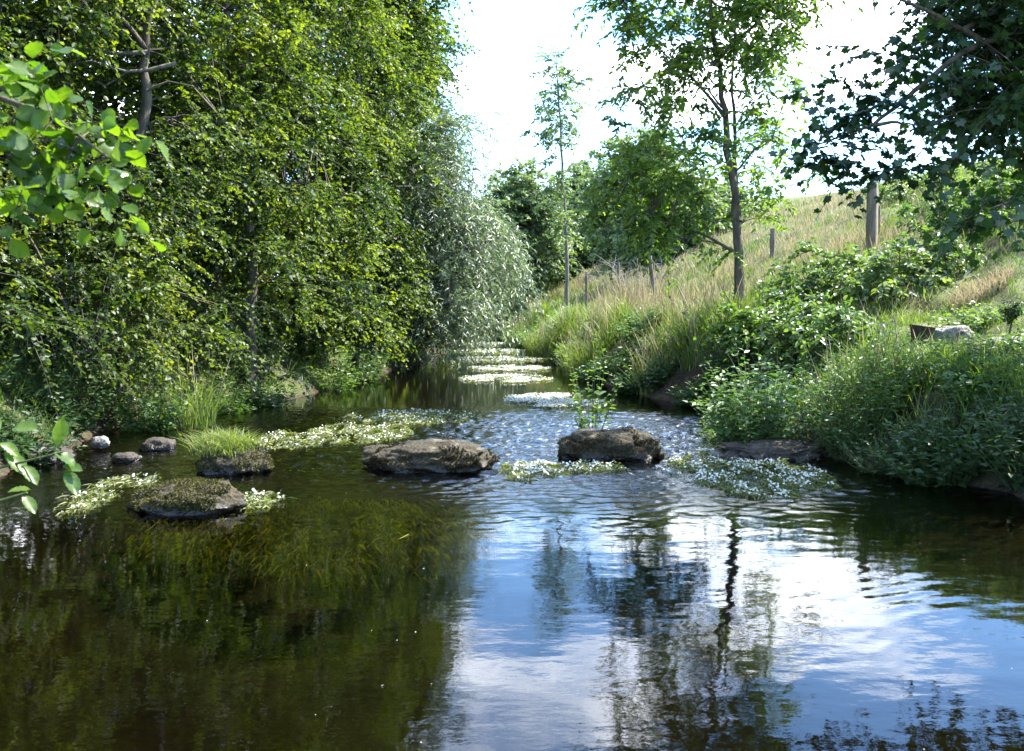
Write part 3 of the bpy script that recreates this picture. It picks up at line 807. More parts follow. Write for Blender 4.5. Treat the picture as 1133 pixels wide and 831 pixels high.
c = wpt(470, 524); rock('boulder', 'broad flat-topped mossy boulder left of the main current', 'boulder', (c[0], c[1] + .38, .05), (.70, .42, .23), M['bareRock'], 2.6, slab=.88, rotz=-.05, fuzz=6000, rough_k=.8, pale_top=True)
c = wpt(676, 511); rock('boulder', 'blocky pale-topped boulder right of the main current, plant behind', 'boulder', (c[0], c[1] + .36, .07), (.60, .38, .25), M['bareRock'], 5.5, slab=.7, rotz=.1, fuzz=4500, rough_k=.9, pale_top=True)
c = wpt(200, 570); rock('boulder', 'low rounded rock matted with brown moss near the left edge', 'boulder', (c[0], c[1] + .3, .0), (.50, .34, .235), M['mossrock'], 9.1, slab=1.0, fuzz=9000, rough_k=.9)
c = wpt(250, 526); tr0 = rock('boulder', 'mossy rock topped with a tuft of pale green grass', 'boulder', (c[0], c[1] + .3, .0), (.38, .34, .29), M['mossrock'], 13.4, slab=1.0, fuzz=5000, rough_k=.9)
c = wpt(107, 500); rock('stone', 'small round pale stone under the left bank shade', 'stone', (c[0], c[1] + .1, .08), (.10, .09, .09), M['palestone'], 21.0, sub=4, slab=.9)
for (px, py, sx, sz, sd, lab) in [(48, 512, .30, .16, 3, 'brown stone at the foot of the left bank, leftmost'), (172, 498, .22, .12, 4, 'brown half-sunk stone between the pale stone and the grassy rock'), (135, 512, .16, .08, 6, 'small wet brown stone beside the pale stone')]:
    c = wpt(px, py); rock('stone', lab, 'stone', (c[0], c[1] + .1, .02), (sx, sx * .8, sz), M['brownstone'], sd, sub=4, slab=.8)
c = wpt(858, 512); rock('mud_shelf', 'low brown earth ledge under the nettle clump at the water', 'earth ledge', (c[0] + .05, c[1] + .45, .02), (.62, .45, .16), M['brownstone'], 31.0, slab=.6)
c = at(1053, 362, 12.6); rock('stone', 'pale flat stone lying on the grassy slope by the stump', 'stone', (c[0], c[1], hz(c[0], c[1]) + .1), (.28, .2, .16), M['palestone'], 41.0, sub=4, slab=.6)
c = at(1112, 377, 11.5); rock('stone', 'grey stone half hidden in grass at the right edge', 'stone', (c[0], c[1], hz(c[0], c[1]) + .06), (.26, .2, .14), M['palestone'], 45.0, sub=4, slab=.6)


# ------------------------------------------------------------------ grass
def blades(mb, X, Y, Z, h, w, lean, tone, curve=.5, head=0.0):
    n = len(X)
    a = rng.random(n) * 2 * PI
    d = np.stack([np.cos(a), np.sin(a), np.zeros(n)], 1)
    s_ = np.stack([-np.sin(a), np.cos(a), np.zeros(n)], 1)
    # face direction random, lean direction random
    th = rng.random(n) * 2 * PI
    s_ = np.stack([np.cos(th), np.sin(th), np.zeros(n)], 1)
    h = np.broadcast_to(h, (n,)); w = np.broadcast_to(w, (n,)); lean = np.broadcast_to(lean, (n,))
    base = np.stack([X, Y, Z], 1)
    V = []
    for t, ww in ((0, 1.0), (.4, .9), (.75, .6 + head), (1.0, .08)):
        off = d * (lean * h * (t ** (1 + curve)))[:, None] + np.array([0, 0, 1.0]) * (h * (t - .25 * lean * t * t))[:, None]
        V.append(base + off - s_ * (w * ww * .5)[:, None]); V.append(base + off + s_ * (w * ww * .5)[:, None])
    V = np.stack(V, 1)
    f = np.array([[0, 1, 3, 2], [2, 3, 5, 4], [4, 5, 7, 6]])
    F = (f[None] + (np.arange(n) * 8)[:, None, None]).reshape(-1, 4)
    mb.add(V.reshape(-1, 3), F, np.repeat(np.clip(tone, 0, 1), 8))


def scatter_right(n, y0, y1, dmax, dmin=.25, pw=1.6):
    """points on the right bank and hill, thinning with distance"""
    u = rng.random(n)
    Y = y0 * (y1 / y0) ** (u)
    dr = dmin + (dmax - dmin) * rng.random(n) ** pw * np.clip(Y / 14, .6, 1.8)
    X = XR(Y) + dr
    return X, Y, dr


def in_view(X, Y, m=80):
    px = 566.5 + FPX * X / np.maximum(Y, .1)
    return (px < 1133 + m) & (px > -m)


mbG = MB(); mbL = MB(); mbD = MB()
X, Y, dr = scatter_right(150000, 5.5, 62, 12)
k = in_view(X, Y, 250); X, Y, dr = X[k], Y[k], dr[k]
Z = height(X, Y)
k = (Z > .12) & (rng.random(len(X)) < np.where(dr < .95, np.where(Y > 24, .6, np.where(Y < 12, .16, .15)), 1)); X, Y, dr, Z = X[k], Y[k], dr[k], Z[k]
patch = n2(X, Y, .35, 3, 11.0); lush = n2(X, Y, .5, 3, 12.0)
dryf = sstep((dr - 1.2) / 4.5) * .75 + .55 * patch + .22 * ((Y > 15) & (Y < 30) & (dr < 4)) - .30 * sstep((21 - Y) / 5)
isdry = dryf > .64 + .2 * rng.normal(size=len(X))
sc = np.clip(Y / 16, .7, 2.6)
nearflat = sstep((dr - 1.2) / .6) * sstep((17 - Y) / 3)
hh = (.28 + .25 * rng.random(len(X))) * (1 - .35 * sstep((dr - 3) / 4)) * np.clip(.75 + .8 * lush, .3, 1.4) * (1 - .62 * nearflat) * np.where((np.abs(X - .226 * Y) < .95) & (Y > 12.5) & (Y < 16.9), .35, 1)
g_ = ~isdry
tone = np.clip(.45 + .6 * patch + .3 * rng.normal(size=len(X)) * .6, 0, 1)
blades(mbG, X[g_], Y[g_], Z[g_] - .02, hh[g_] * 1.0, .013 * np.maximum(sc[g_], .9), .25 + .5 * rng.random(g_.sum()), tone[g_])
d_ = isdry
blades(mbD, X[d_], Y[d_], Z[d_] - .02, hh[d_] * 1.35, .008 * sc[d_], .15 + .4 * rng.random(d_.sum()), tone[d_] * .6 + .4 * rng.random(d_.sum()), head=.35)
tag(mbG.build('bank_grass', M['grass']), 'green grass covering the right bank and slope', 'grass', kind='stuff')
tag(mbD.build('dry_grass', M['drygrass']), 'tall tan seeding grass on the right bank and hillside', 'grass', kind='stuff')
# short herbage on the left bank
n = 9000
Y = 3 * (45 / 3.) ** rng.random(n); X = XL(Y) - .1 - 2.5 * rng.random(n) ** 1.5; Z = height(X, Y)
k = Z > .05
mb = MB(); blades(mb, X[k], Y[k], Z[k] - .02, .15 + .3 * rng.random(k.sum()), .012, .3 + .5 * rng.random(k.sum()), .4 * rng.random(k.sum()))
tag(mb.build('shade_grass', M['grass']), 'shaded grass along the left bank under the alders', 'grass', kind='stuff')


def tussock(label, px, py, Y, w, h, n, mat, wid=.012, group='grass clumps on the right bank', dry=0, loc=None, lean=.55, zoff=0):
    if loc is None:
        c = at(px, py, Y); x, y = c[0], Y
    else:
        x, y = loc
    z0 = hz(x, y) + zoff
    root = empty('grass_clump', label, 'grass clump', (x, y, z0), group)
    r = w * np.sqrt(rng.random(n)); a = rng.random(n) * 2 * PI
    X = x + r * np.cos(a); Yy = y + r * np.sin(a)
    Z = np.maximum(height(X, Yy), 0.0) + zoff
    mb = MB(); blades(mb, X, Yy, Z - .03, h * (.5 + .6 * rng.random(n)), wid, (.2 + lean * rng.random(n)), .3 + .6 * rng.random(n), curve=.9)
    mb.build('blades', mat, root)
    if dry:
        r = w * np.sqrt(rng.random(dry)); a = rng.random(dry) * 2 * PI
        X = x + r * np.cos(a); Yy = y + r * np.sin(a); Z = np.maximum(height(X, Yy), 0) + zoff
        mb = MB(); blades(mb, X, Yy, Z - .03, h * (1.1 + .5 * rng.random(dry)), wid * .6, .1 + .3 * rng.random(dry), rng.random(dry), head=.8)
        mb.build('seed_stem', M['drygrass'], root)
    return root


for a_ in [
    ('vivid green grass clump on the bank edge below the leaning post', 660, 375, 22, .75, .85, 1100, M['lushgrass'], .018, 'grass clumps on the right bank', 60),
    ('bright grass clump overhanging the far right bank', 612, 375, 30, .8, .9, 1300, M['lushgrass'], .022, 'grass clumps on the right bank', 60),
    ('long grass hanging over the dark undercut earth bank', 745, 385, 17.5, .7, .65, 700, M['grass'], .016, 'grass clumps on the right bank', 160),
    ('tan seeding grass clump between leaning post and slim tree', 760, 340, 19.5, .9, .75, 450, M['drygrass'], .013, 'grass clumps on the right bank', 200),
    ('tan grass clump left of the leaning post', 690, 335, 24, .9, .9, 700, M['drygrass'], .015, 'grass clumps on the right bank', 350),
    ('tall dark grass clump behind the nettles at the water', 955, 440, 10.2, .4, .7, 420, M['lushgrass'], .013, 'grass clumps on the right bank', 30),
    ('fresh green grass clump on the bank lip below the stump', 1030, 400, 10.3, .55, .38, 650, M['lushgrass'], .013, 'grass clumps on the right bank', 30),
    ('green grass clump on the bank lip at the right edge', 1115, 405, 9.6, .55, .36, 650, M['lushgrass'], .013, 'grass clumps on the right bank', 20),
    ('yellow-green grass clump at the foot of the slim tree', 795, 370, 16.5, .6, .75, 1200, M['grass'], .013, 'grass clumps on the right bank', 80),
    ('low hump of bleached dead grass on the slope at the right', 1085, 318, 14.5, .42, .3, 900, M['drygrass'], .012, 'grass clumps on the right bank', 0),
    ('grass clump leaning over the water near the dark gap', 583, 372, 40, .9, 1.0, 900, M['grass'], .03, 'grass clumps on the right bank', 60),
]:
    tussock(*a_)

# tuft on the grassy rock
c = wpt(250, 526)
n = 1100
r = .30 * np.sqrt(rng.random(n)); a = rng.random(n) * 2 * PI
X = c[0] - .1 + r * np.cos(a); Yy = c[1] + .32 + r * .8 * np.sin(a)
mb = MB(); blades(mb, X, Yy, .22 - .9 * r * r + 0 * X, .10 + .16 * rng.random(n), .007, .6 + .6 * rng.random(n), .5 + .5 * rng.random(n), curve=.9)
mb.build('grass_tuft', M['grass'], tr0)


# ------------------------------------------------------------------ herbs and shrubs
def herb(name, label, cat, x, y, rad, h, n_stem, n_leaf, leaf_len, wid, mat, kind='lance', group=None, lean=.25, top=.15, z0=None, droopl=-.2, ry=None):
    zc = hz(x, y) if z0 is None else z0
    root = empty(name, label, cat, (x, y, max(zc, -.1)), group)
    r = rad * np.sqrt(rng.random(n_stem)); a = rng.random(n_stem) * 2 * PI
    bx_ = x + r * np.cos(a); by_ = y + r * np.sin(a) * ((ry or rad) / rad)
    bz = height(bx_, by_) if z0 is None else np.full(n_stem, z0)
    bz = np.maximum(bz, -.12)
    hh = h * (.6 + .5 * rng.random(n_stem)) * (1 - .35 * (r / rad) ** 2)
    ld = np.stack([np.cos(a), np.sin(a), 0 * a], 1) * (r / rad)[:, None] + rng.normal(size=(n_stem, 3)) * .4 * np.array([1, 1, 0])
    A = np.stack([bx_, by_, bz - .03], 1); cxy = np.array([[x, y, 0.0]]) * np.array([1, 1, 0])
    pull = (A - cxy) * np.array([1, 1, 0]) * .55; A = A - pull; A[:, 2] = (height(A[:, 0], A[:, 1]) if z0 is None else z0) - .03; A[:, 2] = np.maximum(A[:, 2], -.14)
    E = A + pull * (1 + 0 * hh)[:, None] + ld * (lean * hh)[:, None] + np.array([0, 0, 1]) * hh[:, None]
    B = A * .5 + E * .5 + np.array([0, 0, 1]) * (.12 * hh)[:, None]
    ms = MB(); twigs_bulk(ms, A, B, E, .0035 + .002 * h); ms.build('stem', M['stem'], root)
    t = np.linspace(top, 1.0, n_leaf)[None] + rng.normal(size=(n_stem, n_leaf)) * .03
    P = ((1 - t) ** 2)[..., None] * A[:, None] + (2 * t * (1 - t))[..., None] * B[:, None] + (t ** 2)[..., None] * E[:, None]
    an = np.arange(n_leaf)[None] * 2.4 + rng.random((n_stem, 1)) * 6
    d = np.stack([np.cos(an), np.sin(an), droopl + .6 * t + .2 * rng.normal(size=t.shape)], -1)
    nm = unit(rng.normal(size=P.shape) * .4 + np.array([0, 0, 1.0]))
    ln = leaf_len * (1.15 - .6 * t) * (.7 + .6 * rng.random(t.shape))
    tone = (.35 * rng.random((n_stem, 1)) + .35 * rng.random(t.shape) + .3 * t)
    ml = MB(); add_leaves(ml, P.reshape(-1, 3), d.reshape(-1, 3), nm.reshape(-1, 3), ln.ravel(), wid, tone.ravel(), kind)
    ml.build('leaves', mat, root)
    return root


def bush(name, label, cat, x, y, ells, n_cl, spec, mat, n_limb=5, bark=None, group=None, shell=.5):
    zc = hz(x, y)
    tr_ = [([(x + dx, y + dy, hz(x + dx, y + dy) - .1), (x + dx * 2, y + dy * 2, zc + .35), (x + dx * 4, y + dy * 3, zc + .9)], .02) for dx, dy in ((0, 0), (.15, .1), (-.15, .05))]
    return tree(name, label, cat, (x, y, zc), tr_, ells, n_cl, n_limb, spec, mat, bark or M['stem'], group=group, shell=shell, limb_r=.012, r0=.02, sides=5, keep=lambda p_: p_[2] > hz(p_[0], p_[1]) + .05)


G = 'waterside plants on the right bank'
c = wpt(860, 508)
herb('nettle_clump', 'blue-green nettle clump standing over the brown earth ledge', 'nettles', c[0] - .02, c[1] + .65, .62, 1.15, 120, 15, .14, .48, M['bluish'], group=G)
c = wpt(815, 492)
herb('herb_clump', 'pale yellowish leafy clump at the left foot of the nettles', 'herb clump', c[0], c[1] + .4, .34, .5, 60, 10, .08, .5, M['herb'], group=G)
c = at(955, 470, 9.8)
herb('willowherb_clump', 'tall dark willowherb clump right of the nettles', 'willowherb', c[0], 9.9, .5, 1.15, 90, 20, .11, .22, M['bluish'], group=G)
c = at(1045, 500, 8.6)
herb('water_mint_bed', 'dark green bushy mint bed overhanging the water at the right', 'water mint', c[0] + .05, 8.65, .62, .66, 130, 13, .115, .45, M['darkherb'], group=G, ry=.5)
c = at(1125, 510, 8.2)
herb('water_mint_bed', 'dark green mint bed at the right edge, nearest the camera', 'water mint', c[0] + .12, 8.0, .55, .7, 100, 13, .115, .45, M['darkherb'], group=G)
c = at(985, 515, 8.9)
herb('water_mint_bed', 'low dark mint bed trailing into the water below the willowherb', 'water mint', c[0] + .1, 9.1, .4, .5, 90, 12, .075, .42, M['darkherb'], group=G)
c = at(1100, 440, 9.4)
herb('willowherb_clump', 'willowherb growing on the shaded bank at the right edge', 'willowherb', c[0], 9.6, .6, .5, 80, 16, .10, .24, M['darkherb'], group=G)
c = at(690, 400, 19)
herb('fern_clump', 'dark leafy clump on the undercut bank right of the vivid grass', 'leafy clump', XR(18.6) + .5, 18.6, .5, .7, 60, 14, .16, .3, M['darkherb'], group=G)
c = at(790, 410, 15)
herb('fern_clump', 'dark ferny clump under the slim tree above the water', 'leafy clump', XR(15) + .55, 15.0, .5, .7, 70, 14, .15, .3, M['darkherb'], group=G)
for (px, Yy, r_, h_, lab) in [(600, 34, .8, 1.0, 'leafy clump on the far right bank by the bright grass'), (640, 25, .6, .6, 'grey-green leafy clump at the waterline below the vivid grass'), (572, 46, .9, 1.3, 'shaded leafy clump on the right of the dark gap')]:
    herb('leafy_clump', lab, 'leafy clump', XR(Yy) + .35, Yy, r_, h_, 70, 14, .2, .4, M['herb'], group=G)

for (px, Yy, off, r_, h_, n_, ll, w_, mk, lab) in [
    (1000, 9.8, None, .35, .45, 26, .17, .42, 'herb', 'broad-leaved dock clump on the bank lip behind the nearer mint bed'),
    (1085, 9.2, None, .4, .45, 34, .13, .5, 'bluish', 'low nettle clump on the shaded bank face at the right'),
    (930, 11.0, None, .45, .5, 40, .14, .45, 'herb', 'pale leafy clump on the bank lip between nettles and stump'),
    (1010, 11.3, None, .5, .3, 40, .10, .6, 'herb', 'low light-green leafy clump just below the stump'),
    (1120, 11.2, None, .5, .32, 40, .10, .6, 'herb', 'low light-green leafy clump at the right edge below the small round bush'),
    (1075, 13.4, None, .6, .35, 50, .10, .6, 'bramble', 'low pale-leaved clump on the ledge behind the pale stone'),
    (770, 17.0, None, .55, .55, 60, .14, .5, 'herb', 'leafy clump on the bank lip left of the slim tree'),
    (712, 19.5, None, .6, .6, 60, .15, .5, 'bluish', 'blue-green leafy clump on the bank lip below the leaning post'),
    (735, 16.9, None, .45, .5, 50, .15, .35, 'darkherb', 'dark leaves hanging over the undercut earth left of the slim tree'),
    (665, 24.5, None, .7, .6, 60, .17, .5, 'herb', 'leafy clump behind the vivid green grass clump'),
    (622, 32.0, None, .8, .7, 60, .2, .5, 'bramble', 'pale leafy clump on the bank near the thin young tree'),
    (752, 15.3, .22, .4, .5, 60, .17, .35, 'darkherb', 'dark hanging leaves low on the undercut bank nearest the nettles'),
    (720, 17.6, .22, .4, .5, 60, .17, .35, 'darkherb', 'dark hanging leaves low on the undercut bank, middle clump'),
    (690, 20.2, .25, .45, .5, 60, .18, .35, 'darkherb', 'dark hanging leaves low on the undercut bank by the vivid grass'),
    (780, 13.9, .25, .4, .45, 55, .15, .35, 'darkherb', 'dark leaves at the waterline just left of the nettle clump'),
    (590, 37.0, None, .9, .8, 60, .22, .5, 'herb', 'leafy clump on the far right bank by the last flower strips'),
]:
    c = at(px, 380, Yy)
    herb('leafy_clump', lab, 'leafy clump', (max(c[0], XR(Yy) + .3) if off is None else XR(Yy) + off), Yy, r_, h_, n_, 13, ll, w_, M[mk], group='leafy clumps on the right bank')

BR = dict(n_tw=6, n_lf=9, tw_len=.36, leaf_len=.085, wid=.62, kind='oval', droop=.5, up=.9, spread=.9, twr=.003)


def onb(px, py, Y):
    c_ = at(px, py, Y); return c_[0], Y


def mound(x, y, rx, ry, rz, dz=.35):
    return (x, y, hz(x, y) + dz * rz, rx, ry, rz)


Gb = 'bramble bushes on the right slope'
x, y = onb(885, 330, 14.2); bush('bramble_bush', 'pale-leaved bramble bush between the slim tree and the stump', 'bramble', x, y, [mound(x, y, .6, .55, .6), mound(x + .35, y, .5, .5, .42)], 70, BR, M['bramble'], group=Gb)
x, y = onb(920, 300, 17); bush('bramble_bush', 'bright green bramble bush below the tall square post', 'bramble', x, y, [mound(x, y, 1.0, .8, .9), mound(x - .8, y, .7, .7, .7)], 90, BR, M['bramble'], group=Gb)
x, y = onb(995, 305, 16); bush('bramble_bush', 'low bramble thicket right of the tall square post', 'bramble', x, y, [mound(x, y, .9, .8, .65), mound(x + .7, y + .3, .7, .7, .5)], 80, BR, M['bramble'], group=Gb)
x, y = onb(840, 350, 15.2); bush('bramble_bush', 'leafy bush at the right foot of the slim tree', 'bramble', x, y, [mound(x, y, .55, .5, .32)], 45, BR, M['herb'], group=Gb)
x, y = onb(860, 400, 12.4); bush('bramble_bush', 'dense leafy bush on the bank above the nettles', 'bramble', x, y, [mound(x, y, .5, .4, .34)], 42, BR, M['herb'], group=Gb)
x, y = onb(1070, 290, 17.5); bush('bramble_bush', 'sunlit green bush on the slope at the right edge', 'bramble', x, y, [mound(x, y, 1.0, .8, .6)], 60, BR, M['herb'], group=Gb)
x, y = onb(930, 355, 12.8); bush('bramble_bush', 'small shaded bramble left of the stump', 'bramble', x, y, [mound(x, y, .45, .4, .5)], 40, BR, M['bramble'], group=Gb)

for px, py, Yy, rx_, rz_, lab in [(1010, 235, 27, 1.4, .6, 'low scrub patch on the hillside under the sycamore branch'), (1075, 262, 21, 1.2, .55, 'round scrub bush on the hillside at the right, above the dead grass hump'), (1125, 285, 18, .9, .5, 'scrub bush at the right edge above the small round bush')]:
    x, y = onb(px, py, Yy); bush('scrub_bush', lab, 'bush', x, y, [mound(x, y, rx_, rx_ * .8, rz_), mound(x + rx_ * .7, y + .2, rx_ * .6, rx_ * .6, rz_ * .7)], 60, BR, M['bramble'], group='low scrub on the hillside')

# grey leafless scrub behind the far grass
x, y = onb(705, 300, 33)
root = empty('bare_bush', 'grey leafless scrub behind the tan grass near the leaning post', 'bush', (x, y, hz(x, y)))
mb = MB(); zs_ = hz(x, y)
ms_ = 16; e0 = np.stack([x + rng.normal(size=ms_) * .9, y + rng.normal(size=ms_) * .4, zs_ + .7 + .7 * rng.random(ms_)], 1)
b0_ = np.tile(np.array([[x, y, zs_ - .05]]), (ms_, 1)); m0 = (b0_ + e0) / 2 + np.stack([(e0[:, 0] - x) * .25, 0 * e0[:, 0], -.1 + 0 * e0[:, 0]], 1)
twigs_bulk(mb, b0_, m0, e0, .022)
n = 240; wch = rng.integers(ms_, size=n); t = (.3 + .7 * rng.random(n))[:, None]
A = (1 - t) ** 2 * b0_[wch] + 2 * t * (1 - t) * m0[wch] + t ** 2 * e0[wch]
E = A + unit(rng.normal(size=(n, 3)) * np.array([1, .6, .5]) + np.array([0, 0, .5])) * (.35 + .5 * rng.random(n))[:, None]
twigs_bulk(mb, A, (A + E) / 2 + rng.normal(size=A.shape) * .07, E, .011)
mb.build('twig', M['deadwood'], root)

# left bank undergrowth
Gl = 'plants on the shaded left bank'
for (x, y, r_, h_, n_, ll, w_, mk, nm_, lab) in [
    (-4.45, 12.3, .45, .85, 70, .13, .35, 'bluish', 'nettle_clump', 'blue-green nettle clump on the left bank behind the grassy rock'),
    (-5.1, 11.2, .5, .7, 60, .13, .4, 'darkherb', 'herb_clump', 'dark leafy clump behind the pale stone'),
    (-5.4, 9.6, .6, .8, 80, .12, .4, 'darkherb', 'herb_clump', 'dark leafy clump at the left edge above the brown stones'),
    (-4.9, 8.3, .5, .6, 70, .11, .4, 'darkherb', 'herb_clump', 'shaded leafy clump at the left edge level with the moss rock'),
    (-4.75, 9.6, .5, .55, 70, .12, .4, 'darkherb', 'herb_clump', 'dark leaves over bare earth at the left edge behind the brown stones'),
    (-3.75, 15.2, .45, .5, 60, .13, .35, 'darkherb', 'herb_clump', 'dark leaves at the waterline right of the rush clump'),
    (-4.1, 14.2, .4, .55, 50, .12, .3, 'herb', 'herb_clump', 'light green leafy clump at the water below the left alders'),
    (-3.3, 18.2, .5, .7, 50, .14, .3, 'herb', 'herb_clump', 'leafy clump where the calm pool meets the left bank'),
    (-3.1, 20.5, .5, .9, 60, .15, .25, 'bluish', 'herb_clump', 'grey-green leafy clump beside the calm pool'),
]:
    herb(nm_, lab, 'plant', x, y, r_, h_, n_, 13, ll, w_, M[mk], group=Gl)
tussock('tall rush-like grass clump behind the grassy rock on the left', 0, 0, 0, .25, .8, 160, M['grass'], .012, 'plants on the shaded left bank', 10, loc=(-4.0, 12.6))

# sparse plant growing behind the right boulder, in the stream
c = wpt(655, 478)
herb('figwort_plant', 'airy open plant rising from the stream behind the right boulder', 'plant', c[0], c[1], .20, 1.3, 15, 15, .095, .6, M['herb'], kind='oval', lean=.35, z0=-.12, top=.25)
c = wpt(700, 556)
root = empty('bare_twig', 'thin dark forked twig poking from the water by the right boulder', 'twig', (c[0], c[1], -.1))
mb = MB(); tube(mb, [(c[0], c[1], -.1), (c[0] + .01, c[1], .05), (c[0] - .02, c[1], .14)], [.004, .003, .002], 5); tube(mb, [(c[0] + .01, c[1], .05), (c[0] + .05, c[1], .09)], [.003, .002], 5)
mb.build('stem', M['deadwood'], root)


# ------------------------------------------------------------------ water crowfoot mats
def mat_bed(label, px, py, rx_px, y0, y1, n_str, n_fl, fl=.022, white=1.0, hgt=.016, fill=1.0):
    """a floating mat between image rows y0 (far) and y1 (near)"""
    a_, b_ = wpt(px, y0), wpt(px, y1)
    cy = (a_[1] + b_[1]) / 2; ry = abs(a_[1] - b_[1]) / 2
    cx = at(px, py, cy)[0]; rx = rx_px * cy / FPX
    root = empty('water_crowfoot_mat', label, 'crowfoot mat', (cx, cy, 0), 'flowering water crowfoot mats')

    def pts(n, cl=0.0):
        out_ = np.zeros((0, 2))
        while len(out_) < n:
            a = rng.random(n) * 2 * PI; r = np.sqrt(rng.random(n))
            q = np.stack([r * np.cos(a), r * np.sin(a)], 1)
            dens = 1.5 * n2((q[:, 0] * rx + cx) * (1.6 if cy < 16 else .8), (q[:, 1] * ry + cy) * .55, 2.6, 3, 21.0) + .72 * fill - .55 * r ** 3
            out_ = np.concatenate([out_, q[dens + .22 * rng.normal(size=n) + cl * n2(q[:, 0] * rx + cx, (q[:, 1] * ry + cy) * .6, 6.0, 2, 33.0) > .36 + .25 * cl]])
        q = out_[:n]
        return q[:, 0] * rx + cx, q[:, 1] * ry + cy
    X, Y_ = pts(n_str)
    n = len(X)
    d = np.stack([rng.normal(size=n) * .5, -np.ones(n) + rng.normal(size=n) * .4, rng.normal(size=n) * .12], 1)
    ml = MB()
    ln = (.04 + .08 * rng.random(n)) * max(1, cy / 12)
    lift = hgt * rng.random(n) ** 1.5
    add_leaves(ml, np.stack([X, Y_, .004 + lift], 1), d, np.array([[0, 0, 1.0]]) + rng.normal(size=(n, 3)) * .5, ln, .11, rng.random(n), 'lance')
    ml.build('strands', M['crowfoot'], root)['kind'] = 'stuff'
    X, Y_ = pts(n_fl, 1.1 if cy < 16 else .3); n = len(X)
    mf = MB()
    nm = unit(np.stack([rng.normal(size=n) * .45, rng.normal(size=n) * .45 - .25, np.ones(n)], 1))
    d = rng.normal(size=(n, 3))
    add_leaves(mf, np.stack([X, Y_, .012 + hgt * (.4 + .9 * rng.random(n))], 1), d, nm, fl * min(max(1, cy / 18), 1.7) * (.45 + .8 * rng.random(n)), 1.0, rng.random(n), 'disc')
    mf.build('flowers', M['petal'], root)['kind'] = 'stuff'


mat_bed('broad white-flowered mat right of centre beyond the current', 612, 443, 56, 436, 452, 1500, 4200)
mat_bed('white strip mat nearest of the far ladder of mats', 560, 418, 52, 415, 424, 1200, 2600)
mat_bed('white strip mat second in the far ladder of mats', 566, 406, 50, 405, 411, 1000, 2400)
mat_bed('white strip mat third in the far ladder of mats', 552, 396, 52, 395, 400.5, 1000, 2400)
mat_bed('white strip mat fourth in the far ladder of mats', 545, 387, 42, 387, 391, 900, 2200)
mat_bed('white strip mat farthest but one up the stream', 538, 379.5, 28, 379.5, 382.5, 700, 1800)
mat_bed('thin white strip mat farthest up the stream', 533, 373.5, 20, 373, 375.5, 600, 1500)
mat_bed('greenish flowering mat left of the current, behind the left boulder', 455, 462, 75, 454, 470, 4200, 520)
mat_bed('sparse yellow-green mat against the left bank plants', 400, 478, 60, 468, 492, 3200, 300)
mat_bed('small bright mat between the two boulders', 588, 522, 36, 511, 534, 1500, 420)
mat_bed('patchy mat trailing below the right boulder', 655, 517, 45, 512, 524, 700, 180)
mat_bed('large cream-flowered mat in front of the brown earth ledge', 825, 527, 85, 500, 553, 5600, 1300, fill=.95)
mat_bed('scrap of mat on the water beside the brown moss rock', 285, 553, 30, 545, 564, 500, 60)
mat_bed('small pale mat in front of the grassy rock at the left', 120, 545, 40, 520, 572, 900, 90, fill=.6)
mat_bed('olive mat on the current left of the left boulder', 320, 487, 55, 476, 500, 1500, 150, fill=.7)

# submerged weed streaming over the bed
n = 8500
a = rng.random(n) * 2 * PI; r = np.sqrt(rng.random(n))
c = wpt(330, 590)
X = c[0] + .1 + r * np.cos(a) * 1.2 + .12 * rng.normal(size=n); Y_ = c[1] + .35 + r * np.sin(a) * 1.1
k = n2(X, Y_, 1.1, 3, 30.0) > -.15; X, Y_ = X[k], Y_[k]; n = len(X)
mb = MB()
d = np.stack([.25 + rng.normal(size=n) * .25, -np.ones(n), rng.normal(size=n) * .08], 1)
add_leaves(mb, np.stack([X, Y_, -.02 - .13 * rng.random(n)], 1), d, np.array([[0, 0, 1.]]) + rng.normal(size=(n, 3)) * .3, .10 + .14 * rng.random(n), .05, rng.random(n), 'lance')
tag(mb.build('water_weed', M['weed']), 'olive weed streaming under the water before the moss rock', 'water weed', kind='stuff')


# drifting petals and fluff on the slow water
n = 26
Y_ = 3.2 + 5.5 * rng.random(n) ** 1.2; X = -.9 * Y_ * .5 * rng.random(n) + .25 * rng.normal(size=n); X[:15] = (rng.random(15) - .3) * 3.2
mb = MB(); add_leaves(mb, np.stack([X, Y_, np.full(n, .004)], 1), unit(rng.normal(size=(n, 3)) * np.array([1, 1, 0])), np.array([[0, 0, 1.]]) + rng.normal(size=(n, 3)) * .15, .005 + .008 * rng.random(n) ** 2, .8, rng.random(n), 'disc')
tag(mb.build('floating_petals', M['petal']), 'tiny pale petals and fluff drifting on the dark water', 'petals', kind='stuff')

# ------------------------------------------------------------------ posts, stump
def post(label, px, ytop, Y, w, ybot=None, lean=(0, 0), square=False):
    tp = at(px, ytop, Y); x = tp[0] - lean[0]; y = Y
    z0 = hz(x, y)
    k = 4 if square else 9
    mb = MB()
    zs = np.linspace(0, 1, 7)
    pts = np.array([(x + lean[0] * t, y + lean[1] * t, z0 - .3 + (tp[2] - z0 + .3) * t) for t in zs])
    rad = w * .5 * (1 + .06 * rng.normal(size=7)); rad[-1] *= .9
    tube(mb, pts, rad * (1.3 if square else 1), k)
    o = mb.build('fence_post', M['post'])
    tag(o, label, 'fence post', 'old fence posts on the right bank')


